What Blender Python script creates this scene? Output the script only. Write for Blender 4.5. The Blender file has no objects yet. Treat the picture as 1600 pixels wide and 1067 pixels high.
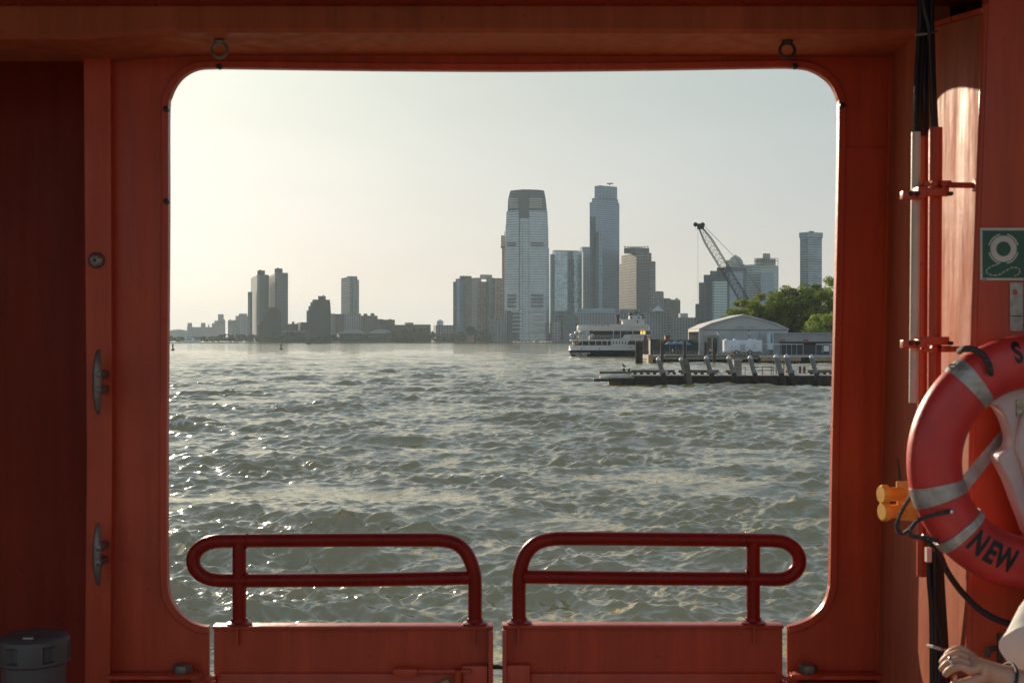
import bpy, bmesh, math, random
import numpy as np
from mathutils import Vector, Matrix, noise
R = math.radians
random.seed(7)
S = bpy.context.scene
COL = S.collection
FPX, EYE, HOR = 2000.0, 6.0, 530.0        # focal length in photo pixels, eye height over the water, horizon row

# ------------------------------------------------------------------ camera
cam = bpy.data.cameras.new('camera')
cam.sensor_width = 36; cam.lens = 45
cam.shift_y = -3.5 / 1600
cam.clip_start = 0.05; cam.clip_end = 60000
cam.dof.use_dof = True; cam.dof.focus_distance = 120; cam.dof.aperture_fstop = 11
camo = bpy.data.objects.new('camera', cam); COL.objects.link(camo)
camo.location = (0, 0, EYE); camo.rotation_euler = (R(90), 0, 0)
S.camera = camo

# ------------------------------------------------------------------ sky and sun
SUN_AZ, SUN_EL = -21.5, 14.5               # degrees from +Y (negative: to the left), above the horizon
W = bpy.data.worlds.new('World'); S.world = W; W.use_nodes = True
nt = W.node_tree; nt.nodes.clear()
sky = nt.nodes.new('ShaderNodeTexSky'); sky.sky_type = 'NISHITA'; sky.sun_disc = False
sky.sun_elevation = R(SUN_EL); sky.sun_rotation = R(SUN_AZ)
sky.dust_density = 1.6; sky.air_density = 1.0; sky.ozone_density = 1.6; sky.altitude = 10
hs = nt.nodes.new('ShaderNodeHueSaturation'); hs.inputs['Saturation'].default_value = 0.95
tint = nt.nodes.new('ShaderNodeMix'); tint.data_type = 'RGBA'; tint.blend_type = 'MULTIPLY'
tint.inputs[0].default_value = 1.0; tint.inputs[7].default_value = (1.0, 1.0, 1.04, 1)
bg = nt.nodes.new('ShaderNodeBackground'); bg.inputs[1].default_value = 0.208
wo = nt.nodes.new('ShaderNodeOutputWorld')
gm_ = nt.nodes.new('ShaderNodeGamma'); gm_.inputs[1].default_value = 0.36
nt.links.new(sky.outputs[0], gm_.inputs[0]); nt.links.new(gm_.outputs[0], hs.inputs['Color']); nt.links.new(hs.outputs[0], tint.inputs[6])
tcw = nt.nodes.new('ShaderNodeTexCoord'); mpw = nt.nodes.new('ShaderNodeMapping'); mpw.inputs['Scale'].default_value = (1.2, 1.2, 5)
nzw = nt.nodes.new('ShaderNodeTexNoise'); nzw.inputs['Scale'].default_value = 2.3; nzw.inputs['Detail'].default_value = 5
mrw = nt.nodes.new('ShaderNodeMapRange'); mrw.inputs[1].default_value = .25; mrw.inputs[2].default_value = .75; mrw.inputs[3].default_value = .95; mrw.inputs[4].default_value = 1.06
cmw = nt.nodes.new('ShaderNodeMix'); cmw.data_type = 'RGBA'; cmw.blend_type = 'MULTIPLY'; cmw.inputs[0].default_value = 1.0
nt.links.new(tcw.outputs['Generated'], mpw.inputs[0]); nt.links.new(mpw.outputs[0], nzw.inputs['Vector']); nt.links.new(nzw.outputs[0], mrw.inputs[0])
spw = nt.nodes.new('ShaderNodeSeparateXYZ'); nt.links.new(tcw.outputs['Generated'], spw.inputs[0])
tnw = nt.nodes.new('ShaderNodeValToRGB'); nt.links.new(spw.outputs[2], tnw.inputs[0])
tnw.color_ramp.elements[0].position = 0; tnw.color_ramp.elements[0].color = (1.0, .96, 1.06, 1)
tnw.color_ramp.elements[1].position = .2; tnw.color_ramp.elements[1].color = (.955, 1.03, .995, 1)
e_ = tnw.color_ramp.elements.new(.55); e_.color = (.95, 1.18, 1.50, 1)
nt.links.new(tnw.outputs[0], tint.inputs[7])
nt.links.new(tint.outputs[2], cmw.inputs[6]); nt.links.new(mrw.outputs[0], cmw.inputs[7]); nt.links.new(cmw.outputs[2], bg.inputs[0]); nt.links.new(bg.outputs[0], wo.inputs[0])
sl = bpy.data.lights.new('sun', 'SUN'); sl.energy = 4.4; sl.angle = R(0.6); sl.color = (1.0, 0.83, 0.60)
so = bpy.data.objects.new('sun', sl); COL.objects.link(so)
sd = Vector((math.sin(R(SUN_AZ)) * math.cos(R(SUN_EL)), math.cos(R(SUN_AZ)) * math.cos(R(SUN_EL)), math.sin(R(SUN_EL))))
so.rotation_euler = sd.to_track_quat('Z', 'Y').to_euler(); so.location = (-50, 50, 60)
S.view_settings.view_transform = 'Standard'; S.view_settings.look = 'None'
S.view_settings.exposure = 0.45; S.view_settings.gamma = 1.0
S.render.engine = 'CYCLES'
S.cycles.max_bounces = 8; S.cycles.diffuse_bounces = 5; S.cycles.volume_bounces = 1

# ------------------------------------------------------------------ helpers
def P(px, py, d):
    return Vector(((px - 800) / FPX * d, d, EYE + (HOR - py) / FPX * d))
def X(px, d): return (px - 800) / FPX * d
def Z(py, d): return EYE + (HOR - py) / FPX * d

class MB:
    def __init__(s): s.v = []; s.f = []
    def add(s, vs, fs):
        b = len(s.v); s.v += [tuple(v) for v in vs]; s.f += [tuple(i + b for i in f) for f in fs]; return s
    def box(s, x0, x1, y0, y1, z0, z1, M=None):
        vs = [Vector((x, y, z)) for x in (x0, x1) for y in (y0, y1) for z in (z0, z1)]
        if M is not None: vs = [M @ v for v in vs]
        return s.add(vs, [(0,1,3,2),(4,6,7,5),(0,4,5,1),(2,3,7,6),(0,2,6,4),(1,5,7,3)])
    def loft(s, rings, cap=True, closed=True):
        n = len(rings[0]); b = len(s.v)
        for r in rings: s.v += [tuple(p) for p in r]
        for i in range(len(rings) - 1):
            for j in range(n if closed else n - 1):
                k = (j + 1) % n
                s.f.append((b+i*n+j, b+i*n+k, b+(i+1)*n+k, b+(i+1)*n+j))
        if cap:
            s.f.append(tuple(b + j for j in reversed(range(n))))
            s.f.append(tuple(b + (len(rings)-1)*n + j for j in range(n)))
        return s
    def prism(s, pts, z0, z1): return s.loft([[(p[0], p[1], z0) for p in pts], [(p[0], p[1], z1) for p in pts]])
    def xz(s, pts, y0, y1): return s.loft([[(p[0], y0, p[1]) for p in pts], [(p[0], y1, p[1]) for p in pts]])
    def tube(s, path, r, n=10, cap=True, radii=None):
        path = [Vector(p) for p in path]; rings = []; up = None
        for i, p in enumerate(path):
            a = path[max(i-1, 0)]; c = path[min(i+1, len(path)-1)]
            t = (c - a).normalized()
            if up is None:
                up = Vector((0, 0, 1)) if abs(t.z) < .9 else Vector((1, 0, 0))
            u = (up - t * up.dot(t)); 
            if u.length < 1e-4: u = t.orthogonal()
            u.normalize(); w = t.cross(u); up = u
            rr = radii[i] if radii else r
            rings.append([p + (u*math.cos(2*math.pi*k/n) + w*math.sin(2*math.pi*k/n))*rr for k in range(n)])
        return s.loft(rings, cap)
    def lathe(s, prof, c=(0,0,0), n=20, axis='Z'):
        rings = []
        for r, h in prof:
            ring = []
            for k in range(n):
                a = 2*math.pi*k/n; x, y = r*math.cos(a), r*math.sin(a)
                q = (x, y, h) if axis == 'Z' else ((x, h, y) if axis == 'Y' else (h, x, y))
                ring.append((c[0]+q[0], c[1]+q[1], c[2]+q[2]))
            rings.append(ring)
        return s.loft(rings, True)
    def blob(s, c, rx, ry, rz, n=10, m=6):
        rings = []
        for i in range(m + 1):
            t = math.pi * (i + .02) / (m + .04)
            rings.append([(c[0]+rx*math.sin(t)*math.cos(2*math.pi*k/n), c[1]+ry*math.sin(t)*math.sin(2*math.pi*k/n), c[2]-rz*math.cos(t)) for k in range(n)])
        return s.loft(rings, True)
    def build(s, name, mat, parent=None, smooth=False, bevel=0, seg=2, label=None, raw=False):
        me = bpy.data.meshes.new(name)
        off = Vector((0,0,0))
        if parent is not None and not raw:
            q = parent
            while q is not None: off += q.location; q = q.parent
        vs = s.v
        me.from_pydata([(v[0]-off.x, v[1]-off.y, v[2]-off.z) for v in vs], [], s.f)
        bm = bmesh.new(); bm.from_mesh(me)
        bmesh.ops.recalc_face_normals(bm, faces=bm.faces)
        if bevel > 0:
            ed = [e for e in bm.edges if len(e.link_faces) == 2 and e.calc_face_angle(0) > .5]
            bmesh.ops.bevel(bm, geom=ed, offset=bevel, segments=seg, affect='EDGES', profile=.5, clamp_overlap=True)
        if any(len(f.verts) > 4 for f in bm.faces):
            bmesh.ops.triangulate(bm, faces=[f for f in bm.faces if len(f.verts) > 4])
        bm.to_mesh(me); bm.free()
        if smooth or bevel > 0:
            me.polygons.foreach_set('use_smooth', [True]*len(me.polygons))
            if hasattr(me, 'set_sharp_from_angle'): me.set_sharp_from_angle(angle=R(42))
        me.materials.append(mat)
        o = bpy.data.objects.new(name, me); COL.objects.link(o)
        if parent is not None: o.parent = parent
        if label: o['label'] = label
        return o

def tag(o, label, cat, group=None):
    o['label'] = label; o['category'] = cat
    if group: o['group'] = group
    return o
def thing(name, label, cat, loc, group=None):
    o = bpy.data.objects.new(name, None); COL.objects.link(o); o.location = loc; o.empty_display_size = .3
    return tag(o, label, cat, group)
def kids(o, allobs=None): return list(o.children)
def copy_tree(o, parent=None):
    c = o.copy(); COL.objects.link(c)
    if parent is not None: c.parent = parent; c.matrix_parent_inverse.identity()
    for ch in [k for k in list(o.children)]: copy_tree(ch, c)
    return c

# ------------------------------------------------------------------ materials
def mat(name, col, rough=.5, metal=0, var=.12, nscale=3, bump=0, bscale=20, spec=.5, col2=None, emit=None, estr=0, coat=0, detail=4):
    m = bpy.data.materials.new(name); m.use_nodes = True
    n = m.node_tree.nodes; L = m.node_tree.links; b = n['Principled BSDF']
    b.inputs['Roughness'].default_value = rough; b.inputs['Metallic'].default_value = metal
    b.inputs['Specular IOR Level'].default_value = spec; b.inputs['Coat Weight'].default_value = coat
    tc = n.new('ShaderNodeTexCoord'); nz = n.new('ShaderNodeTexNoise')
    nz.inputs['Scale'].default_value = nscale; nz.inputs['Detail'].default_value = detail
    L.new(tc.outputs['Object'], nz.inputs['Vector'])
    rp = n.new('ShaderNodeValToRGB')
    c2 = col2 if col2 else tuple(min(1, c*(1+var)) for c in col)
    c1 = tuple(c*(1-var) for c in col)
    rp.color_ramp.elements[0].position = .3; rp.color_ramp.elements[1].position = .7
    rp.color_ramp.elements[0].color = (*c1, 1); rp.color_ramp.elements[1].color = (*c2, 1)
    L.new(nz.outputs[0], rp.inputs[0]); L.new(rp.outputs[0], b.inputs['Base Color'])
    if bump:
        n2 = n.new('ShaderNodeTexNoise'); n2.inputs['Scale'].default_value = bscale; n2.inputs['Detail'].default_value = 3
        L.new(tc.outputs['Object'], n2.inputs['Vector'])
        bp = n.new('ShaderNodeBump'); bp.inputs['Strength'].default_value = 1; bp.inputs['Distance'].default_value = bump
        L.new(n2.outputs[0], bp.inputs['Height']); L.new(bp.outputs[0], b.inputs['Normal'])
    if emit:
        b.inputs['Emission Color'].default_value = (*emit, 1); b.inputs['Emission Strength'].default_value = estr
    return m

def facade(name, wall, glass, floor=3.6, bay=3.0, fh=.55, fw=.7, grough=.12, gmetal=.5, wrough=.7, wspec=.3, uneven=.5):
    """walls with rows of windows: u runs along the wall whatever way it faces, z upwards"""
    m = bpy.data.materials.new(name); m.use_nodes = True
    n = m.node_tree.nodes; L = m.node_tree.links; b = n['Principled BSDF']
    tc = n.new('ShaderNodeTexCoord'); ge = n.new('ShaderNodeNewGeometry')
    cr = n.new('ShaderNodeVectorMath'); cr.operation = 'CROSS_PRODUCT'; cr.inputs[0].default_value = (0, 0, 1)
    L.new(ge.outputs['True Normal'], cr.inputs[1])
    dt = n.new('ShaderNodeVectorMath'); dt.operation = 'DOT_PRODUCT'
    L.new(tc.outputs['Object'], dt.inputs[0]); L.new(cr.outputs[0], dt.inputs[1])
    sp = n.new('ShaderNodeSeparateXYZ'); L.new(tc.outputs['Object'], sp.inputs[0])
    def mth(op, a, v=None, c=None):
        q = n.new('ShaderNodeMath'); q.operation = op
        L.new(a, q.inputs[0])
        if v is not None:
            if isinstance(v, (int, float)): q.inputs[1].default_value = v
            else: L.new(v, q.inputs[1])
        return q.outputs[0]
    u = mth('DIVIDE', dt.outputs['Value'], bay); v = mth('DIVIDE', sp.outputs[2], floor)
    mu = mth('LESS_THAN', mth('FRACT', u), fw); mv = mth('LESS_THAN', mth('FRACT', v), fh)
    mk = mth('MULTIPLY', mu, mv)
    cb = n.new('ShaderNodeCombineXYZ'); L.new(mth('FLOOR', u), cb.inputs[0]); L.new(mth('FLOOR', v), cb.inputs[1])
    wn = n.new('ShaderNodeTexWhiteNoise'); L.new(cb.outputs[0], wn.inputs[0])
    mr = n.new('ShaderNodeMapRange'); L.new(wn.outputs[0], mr.inputs[0])
    mr.inputs[3].default_value = 1 - uneven; mr.inputs[4].default_value = 1 + uneven
    gm = n.new('ShaderNodeMix'); gm.data_type = 'RGBA'; gm.blend_type = 'MULTIPLY'; gm.inputs[0].default_value = 1
    gm.inputs[6].default_value = (*glass, 1); L.new(mr.outputs[0], gm.inputs[7])
    nz = n.new('ShaderNodeTexNoise'); nz.inputs['Scale'].default_value = .03; L.new(tc.outputs['Object'], nz.inputs['Vector'])
    mr2 = n.new('ShaderNodeMapRange'); L.new(nz.outputs[0], mr2.inputs[0]); mr2.inputs[3].default_value = .75; mr2.inputs[4].default_value = 1.25
    wm = n.new('ShaderNodeMix'); wm.data_type = 'RGBA'; wm.blend_type = 'MULTIPLY'; wm.inputs[0].default_value = 1
    wm.inputs[6].default_value = (*wall, 1); L.new(mr2.outputs[0], wm.inputs[7])
    mx = n.new('ShaderNodeMix'); mx.data_type = 'RGBA'
    L.new(mk, mx.inputs[0]); L.new(wm.outputs[2], mx.inputs[6]); L.new(gm.outputs[2], mx.inputs[7])
    L.new(mx.outputs[2], b.inputs['Base Color'])
    L.new(mth('MULTIPLY', mk, gmetal), b.inputs['Metallic'])
    rr = n.new('ShaderNodeMapRange'); L.new(mk, rr.inputs[0]); rr.inputs[3].default_value = wrough; rr.inputs[4].default_value = grough
    L.new(rr.outputs[0], b.inputs['Roughness']); b.inputs['Specular IOR Level'].default_value = wspec
    return m

def paint_mat(name, col, rough=.33):
    """thick marine enamel: brush relief, grime, chips"""
    m = mat(name, col, rough, var=.10, nscale=2.2, bump=.0012, bscale=26, spec=.32)
    n = m.node_tree.nodes; L = m.node_tree.links; b = n['Principled BSDF']
    tc = n.new('ShaderNodeTexCoord')
    mp = n.new('ShaderNodeMapping'); mp.inputs['Scale'].default_value = (9, 9, 1.2)
    nz = n.new('ShaderNodeTexNoise'); nz.inputs['Scale'].default_value = 1.6; nz.inputs['Detail'].default_value = 8; nz.inputs['Roughness'].default_value = .65
    L.new(tc.outputs['Object'], mp.inputs[0]); L.new(mp.outputs[0], nz.inputs['Vector'])
    rr = n.new('ShaderNodeMapRange'); rr.inputs[1].default_value = .35; rr.inputs[2].default_value = .75
    rr.inputs[3].default_value = rough*.75; rr.inputs[4].default_value = rough*1.5
    L.new(nz.outputs[0], rr.inputs[0]); L.new(rr.outputs[0], b.inputs['Roughness'])
    # grime specks and runs
    n3 = n.new('ShaderNodeTexNoise'); n3.inputs['Scale'].default_value = 38; n3.inputs['Detail'].default_value = 5
    L.new(tc.outputs['Object'], n3.inputs['Vector'])
    r3 = n.new('ShaderNodeValToRGB'); r3.color_ramp.elements[0].position = .66; r3.color_ramp.elements[1].position = .74
    r3.color_ramp.elements[0].color = (0, 0, 0, 1); r3.color_ramp.elements[1].color = (.55, .55, .55, 1)
    L.new(n3.outputs[0], r3.inputs[0])
    old = b.inputs['Base Color'].links[0].from_socket
    mx = n.new('ShaderNodeMix'); mx.data_type = 'RGBA'; L.new(r3.outputs[0], mx.inputs[0])
    L.new(old, mx.inputs[6]); mx.inputs[7].default_value = (col[0]*.35, col[1]*.6, col[2]*.7, 1)
    # faded patches and vertical runs
    mp4 = n.new('ShaderNodeMapping'); mp4.inputs['Scale'].default_value = (14, 14, .9)
    n4 = n.new('ShaderNodeTexNoise'); n4.inputs['Scale'].default_value = 1.1; n4.inputs['Detail'].default_value = 7; n4.inputs['Roughness'].default_value = .7
    L.new(tc.outputs['Object'], mp4.inputs[0]); L.new(mp4.outputs[0], n4.inputs['Vector'])
    r4 = n.new('ShaderNodeMapRange'); r4.inputs[1].default_value = .3; r4.inputs[2].default_value = .75; r4.inputs[3].default_value = .78; r4.inputs[4].default_value = 1.18
    L.new(n4.outputs[0], r4.inputs[0])
    m4 = n.new('ShaderNodeMix'); m4.data_type = 'RGBA'; m4.blend_type = 'MULTIPLY'; m4.inputs[0].default_value = 1
    L.new(mx.outputs[2], m4.inputs[6]); L.new(r4.outputs[0], m4.inputs[7])
    # rare chips down to rusty primer
    v5 = n.new('ShaderNodeTexNoise'); v5.inputs['Scale'].default_value = 11; v5.inputs['Detail'].default_value = 9; v5.inputs['Roughness'].default_value = .72
    L.new(tc.outputs['Object'], v5.inputs['Vector'])
    r5 = n.new('ShaderNodeMapRange'); r5.inputs[1].default_value = .715; r5.inputs[2].default_value = .735; L.new(v5.outputs[0], r5.inputs[0])
    m5 = n.new('ShaderNodeMix'); m5.data_type = 'RGBA'; L.new(r5.outputs[0], m5.inputs[0]); L.new(m4.outputs[2], m5.inputs[6])
    m5.inputs[7].default_value = (.11, .055, .030, 1)
    L.new(m5.outputs[2], b.inputs['Base Color'])
    return m

M = {}
M['red'] = paint_mat('red_enamel', (.52, .074, .030))
M['red_shade'] = paint_mat('shaded_red_enamel', (.26, .034, .016))  # red darkened: shade of recesses and overhead parts put into the colour
M['red_shade'].node_tree.nodes['Principled BSDF'].inputs['Specular IOR Level'].default_value = .1
M['gloss'] = paint_mat('red_gloss_enamel', (.40, .105, .050), .62)
M['gloss'].node_tree.nodes['Principled BSDF'].inputs['Specular IOR Level'].default_value = .12
M['gloss'].node_tree.nodes['Principled BSDF'].inputs['Coat Weight'].default_value = 0
M['gloss'].node_tree.nodes['Principled BSDF'].inputs['Coat Roughness'].default_value = .42
M['rail'] = paint_mat('rail_enamel', (.26, .016, .008), .3)
M['rail'].node_tree.nodes['Principled BSDF'].inputs['Specular IOR Level'].default_value = .18
M['ring'] = mat('ring_shell', (.60, .040, .032), .38, var=.16, nscale=11, bump=.0008, bscale=60)
M['tape'] = mat('reflective_tape', (.42, .39, .35), .35, metal=.35, nscale=22, var=.25, bump=.006, bscale=30)
M['black'] = mat('black_rubber', (.012, .012, .012), .45, nscale=40, bump=.0005, bscale=200)
M['ink'] = mat('black_ink', (.010, .010, .011), .5, nscale=60, var=.4)
M['rope'] = mat('black_rope', (.02, .018, .016), .8, nscale=150, bump=.003, bscale=220, col2=(.10, .09, .08))
M['steel'] = mat('grey_steel', (.20, .18, .16), .42, metal=.6, nscale=25, bump=.001, bscale=60)
M['pipe_white'] = mat('cream_pipe', (.62, .55, .45), .35, nscale=12)
M['yellow'] = mat('yellow_plastic', (.90, .48, .07), .4, nscale=15, bump=.0006)
M['sign_green'] = mat('sign_green', (.012, .085, .045), .35, nscale=8)
M['sign_white'] = mat('sign_white', (.62, .58, .50), .4, nscale=10)
M['pinkwhite'] = mat('aged_white_plastic', (.66, .50, .46), .42, nscale=8, bump=.0008)
M['bin'] = mat('grey_bin_plastic', (.085, .072, .066), .5, nscale=10, bump=.001, bscale=50)
M['bin_dark'] = mat('dark_bin_plastic', (.06, .05, .05), .55, nscale=10)
M['deck'] = mat('deck_paint', (.56, .36, .25), .5, nscale=4, bump=.001)  # unseen deck, kept pale so it bounces sun onto the bulkhead
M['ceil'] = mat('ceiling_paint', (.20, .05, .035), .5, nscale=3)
M['skin'] = mat('skin', (.62, .31, .18), .48, var=.06, nscale=22, bump=.0006, bscale=160)
M['shirt'] = mat('white_cotton', (.70, .67, .62), .85, var=.04, nscale=10, bump=.006, bscale=14)
M['denim'] = mat('denim', (.05, .07, .11), .85, nscale=60)
M['hair'] = mat('brown_hair', (.04, .025, .018), .5, nscale=60)
M['silver'] = mat('silver', (.75, .72, .68), .2, metal=.9)

# ------------------------------------------------------------------ water
def water():
    rng = np.random.default_rng(5)
    d = [17.0]
    while d[-1] < 2600: d.append(d[-1] + max(.055, .0017*d[-1]*(1 + max(0, d[-1]-160)/220)))
    d = np.array(d, dtype=np.float32); dd = np.gradient(d)
    th = np.arange(-.60, .60, .0019).astype(np.float32)
    D, T = np.meshgrid(d, th, indexing='ij'); DD = np.repeat(dd[:, None], len(th), 1)
    x = D*np.sin(T); y = D*np.cos(T)
    # modulation: rough and calmer patches
    def lump(sc, k, s):
        r = np.random.default_rng(s); o = np.zeros_like(x)
        for i in range(k):
            a = r.uniform(0, 6.28); w = 6.28/(sc*r.uniform(.6, 1.7))
            o += np.sin((x*np.cos(a) + y*np.sin(a))*w + r.uniform(0, 6.28))
        return o/np.sqrt(k/2)
    mod = 1 + .28*lump(24, 9, 1); mod2 = 1 + .35*lump(9, 9, 2)
    mod = np.clip(mod, .35, 1.9); mod2 = np.clip(mod2, .15, 2.0)
    z = np.zeros_like(x); ox = np.zeros_like(x); oy = np.zeros_like(x); J = np.zeros_like(x)
    N = 120
    lam = np.exp(np.linspace(np.log(.22), np.log(17), N))
    for i in range(N):
        l = lam[i]*rng.uniform(.96, 1.04)
        spread = .34 if l > 3 else (.5 if l > 1 else .75)
        a = R(-99) + rng.normal(0, spread)          # travel direction: towards the boat, a little to the left
        k = 2*np.pi/l
        amp = .0082*l**.80*np.exp(-(l/12)**4)*rng.uniform(.6, 1.4)
        if l < 2.8: amp *= 1.3
        wt = np.clip((l/np.maximum(DD, D*.0019) - 2.0)/2.0, 0, 1)
        ph = k*(x*np.cos(a) + y*np.sin(a)) + rng.uniform(0, 6.28)
        mo = mod if l > 3 else mod*mod2
        A = amp*wt*mo
        c, s_ = np.cos(ph), np.sin(ph)
        z += A*c; q = .85 if l > 3 else .45
        ox -= q*A*np.cos(a)*s_; oy -= q*A*np.sin(a)*s_; J += A*k*c
    J = J*(1 + .25*lump(14, 8, 5)); q1, q2 = np.percentile(J[(D > 25) & (D < 300)], [98.6, 99.8])
    foam = np.clip((J - q1)/(q2 - q1), 0, 1)*np.clip((D - 22)/30, .4, 1)
    print('water verts', x.size, 'slope rms', float(np.sqrt(np.mean((np.diff(z, axis=0)/np.diff(D, axis=0))[300:1200]**2))), 'foam frac', float((foam > .3).mean()))
    V = np.stack([x+ox, y+oy, z], -1).reshape(-1, 3).astype(np.float32)
    nr, nc = x.shape
    idx = np.arange(nr*nc).reshape(nr, nc)
    F = np.stack([idx[:-1, :-1], idx[:-1, 1:], idx[1:, 1:], idx[1:, :-1]], -1).reshape(-1, 4)
    # rest of the sea: coarse quads round the wave field, same level
    base = len(V)
    def edge(a, b): return [a, b]
    far = 24000
    ex = []
    def vert(p): ex.append(p); return base + len(ex) - 1
    quads = []
    l0, r0, l1, r1 = idx[0, 0], idx[0, -1], idx[-1, 0], idx[-1, -1]
    BL = vert((-far, -far, -.02)); BR = vert((far, -far, -.02)); FL = vert((-far, far, -.02)); FR = vert((far, far, -.02))
    C0 = vert((-5, 4.8, -.02)); C1 = vert((5, 4.8, -.02))
    E0 = vert((-1900, 2600, -.02)); E1 = vert((1900, 2600, -.02))
    tri = [(BL, BR, C1), (BL, C1, C0), (C0, C1, r0), (C0, r0, l0), (BL, C0, l0), (BL, l0, l1), (BL, l1, FL), (C1, BR, r0), (r0, BR, r1), (r1, BR, FR), (l1, r1, FR), (l1, FR, FL)]
    V = np.concatenate([V, np.array(ex, dtype=np.float32)])
    me = bpy.data.meshes.new('water')
    nv = len(V); nq = len(F); ntri = len(tri)
    me.vertices.add(nv); me.vertices.foreach_set('co', V.ravel())
    loops = np.concatenate([F.ravel(), np.array(tri).ravel()]).astype(np.int32)
    me.loops.add(len(loops)); me.loops.foreach_set('vertex_index', loops)
    starts = np.concatenate([np.arange(nq)*4, nq*4 + np.arange(ntri)*3]).astype(np.int32)
    me.polygons.add(nq + ntri); me.polygons.foreach_set('loop_start', starts)
    me.update(calc_edges=True); me.validate()
    me.polygons.foreach_set('use_smooth', [True]*len(me.polygons))
    at = me.attributes.new('foam', 'FLOAT', 'POINT')
    fa = np.zeros(nv, dtype=np.float32); fa[:base] = foam.ravel(); at.data.foreach_set('value', fa)
    o = bpy.data.objects.new('water', me); COL.objects.link(o); o['kind'] = 'structure'
    m = bpy.data.materials.new('harbour_water'); m.use_nodes = True
    n = m.node_tree.nodes; L = m.node_tree.links; b = n['Principled BSDF']
    b.inputs['IOR'].default_value = 2.15; b.inputs['Roughness'].default_value = .09
    tc = n.new('ShaderNodeTexCoord')
    # ripple slopes, added to the wave normal as they are (never averaged out with distance)
    ge = n.new('ShaderNodeNewGeometry'); acc = ge.outputs['Normal']
    for sc, k_, st, ro in ((.28, .24, (.5, 1.5, 1), 6), (.9, .42, (.55, 1.5, 1), -9), (2.6, .60, (.6, 1.5, 1), 7), (7, .55, (.6, 1.4, 1), -14), (20, .35, (.8, 1.2, 1), 10)):
        mp = n.new('ShaderNodeMapping'); mp.inputs['Scale'].default_value = st; mp.inputs['Rotation'].default_value = (0, 0, R(ro))
        L.new(tc.outputs['Object'], mp.inputs[0])
        nz = n.new('ShaderNodeTexNoise'); nz.inputs['Scale'].default_value = sc; nz.inputs['Detail'].default_value = 3; nz.inputs['Roughness'].default_value = .6; nz.inputs['Distortion'].default_value = .25
        L.new(mp.outputs[0], nz.inputs['Vector'])
        sb = n.new('ShaderNodeVectorMath'); sb.operation = 'SUBTRACT'; sb.inputs[1].default_value = (.5, .5, .5); L.new(nz.outputs['Color'], sb.inputs[0])
        ml = n.new('ShaderNodeVectorMath'); ml.operation = 'MULTIPLY'; ml.inputs[1].default_value = (k_*.6, k_, 0); L.new(sb.outputs[0], ml.inputs[0])
        ad = n.new('ShaderNodeVectorMath'); ad.operation = 'ADD'; L.new(acc, ad.inputs[0]); L.new(ml.outputs[0], ad.inputs[1]); acc = ad.outputs[0]
    nm = n.new('ShaderNodeVectorMath'); nm.operation = 'NORMALIZE'; L.new(acc, nm.inputs[0]); L.new(nm.outputs[0], b.inputs['Normal'])
    # silty green-brown body colour
    nz = n.new('ShaderNodeTexNoise'); nz.inputs['Scale'].default_value = .06; nz.inputs['Detail'].default_value = 4
    L.new(tc.outputs['Object'], nz.inputs['Vector'])
    rp = n.new('ShaderNodeValToRGB'); rp.color_ramp.elements[0].color = (.255, .180, .036, 1); rp.color_ramp.elements[1].color = (.390, .268, .050, 1)
    L.new(nz.outputs[0], rp.inputs[0])
    fa_ = n.new('ShaderNodeAttribute'); fa_.attribute_name = 'foam'
    nf = n.new('ShaderNodeTexNoise'); nf.inputs['Scale'].default_value = 8; nf.inputs['Detail'].default_value = 6; nf.inputs['Roughness'].default_value = .7
    L.new(tc.outputs['Object'], nf.inputs['Vector'])
    fm = n.new('ShaderNodeMath'); fm.operation = 'ADD'; L.new(fa_.outputs['Fac'], fm.inputs[0]); L.new(nf.outputs[0], fm.inputs[1])
    fr = n.new('ShaderNodeMapRange'); fr.inputs[1].default_value = .90; fr.inputs[2].default_value = 1.25; L.new(fm.outputs[0], fr.inputs[0])
    mx = n.new('ShaderNodeMix'); mx.data_type = 'RGBA'; L.new(fr.outputs[0], mx.inputs[0]); L.new(rp.outputs[0], mx.inputs[6])
    mx.inputs[7].default_value = (.62, .58, .48, 1); L.new(mx.outputs[2], b.inputs['Base Color'])
    r4 = n.new('ShaderNodeMapRange'); L.new(fr.outputs[0], r4.inputs[0]); r4.inputs[3].default_value = .07; r4.inputs[4].default_value = .7
    L.new(r4.outputs[0], b.inputs['Roughness'])
    me.materials.append(m)
water()

# ------------------------------------------------------------------ far land
def sheet(name, pts, z0, z1, m):
    o = MB().prism(pts, z0, z1).build(name, m); o['kind'] = 'structure'; return o
M['land'] = mat('park_land', (.045, .060, .025), .9, nscale=.01, col2=(.09, .085, .05))
M['lawn'] = mat('lawn', (.10, .14, .035), .9, nscale=.2)
M['pave'] = mat('esplanade_paving', (.16, .145, .125), .85, nscale=.5)
M['seawall'] = mat('seawall_stone', (.10, .09, .075), .85, nscale=.4)
sheet('far_shore', [(-11000, 2010), (-900, 2010), (-300, 1985), (300, 1990), (1800, 1990), (11000, 2010), (11000, 11500), (-11000, 11500)], -1.5, 1.1, M['land'])
o = MB().prism([(X(332, 2012), 2012), (X(400, 2012), 2012), (X(400, 2060), 2060), (X(332, 2060), 2060)], 1.0, 1.5).build('lawn', M['lawn']); o['kind'] = 'structure'
# low hill at the far left
rings = []
for i in range(7):
    t = i/6; rr = math.cos(t*math.pi/2)
    rings.append([(X(278, 5200) + 75*rr*math.cos(a), 5200 + 90*rr*math.sin(a), 1 + 46*math.sin(t*math.pi/2)) for a in [2*math.pi*k/20 for k in range(20)]])
h_ = MB().loft(rings).build('hill', M['land'], smooth=True); h_['kind'] = 'structure'

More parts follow.
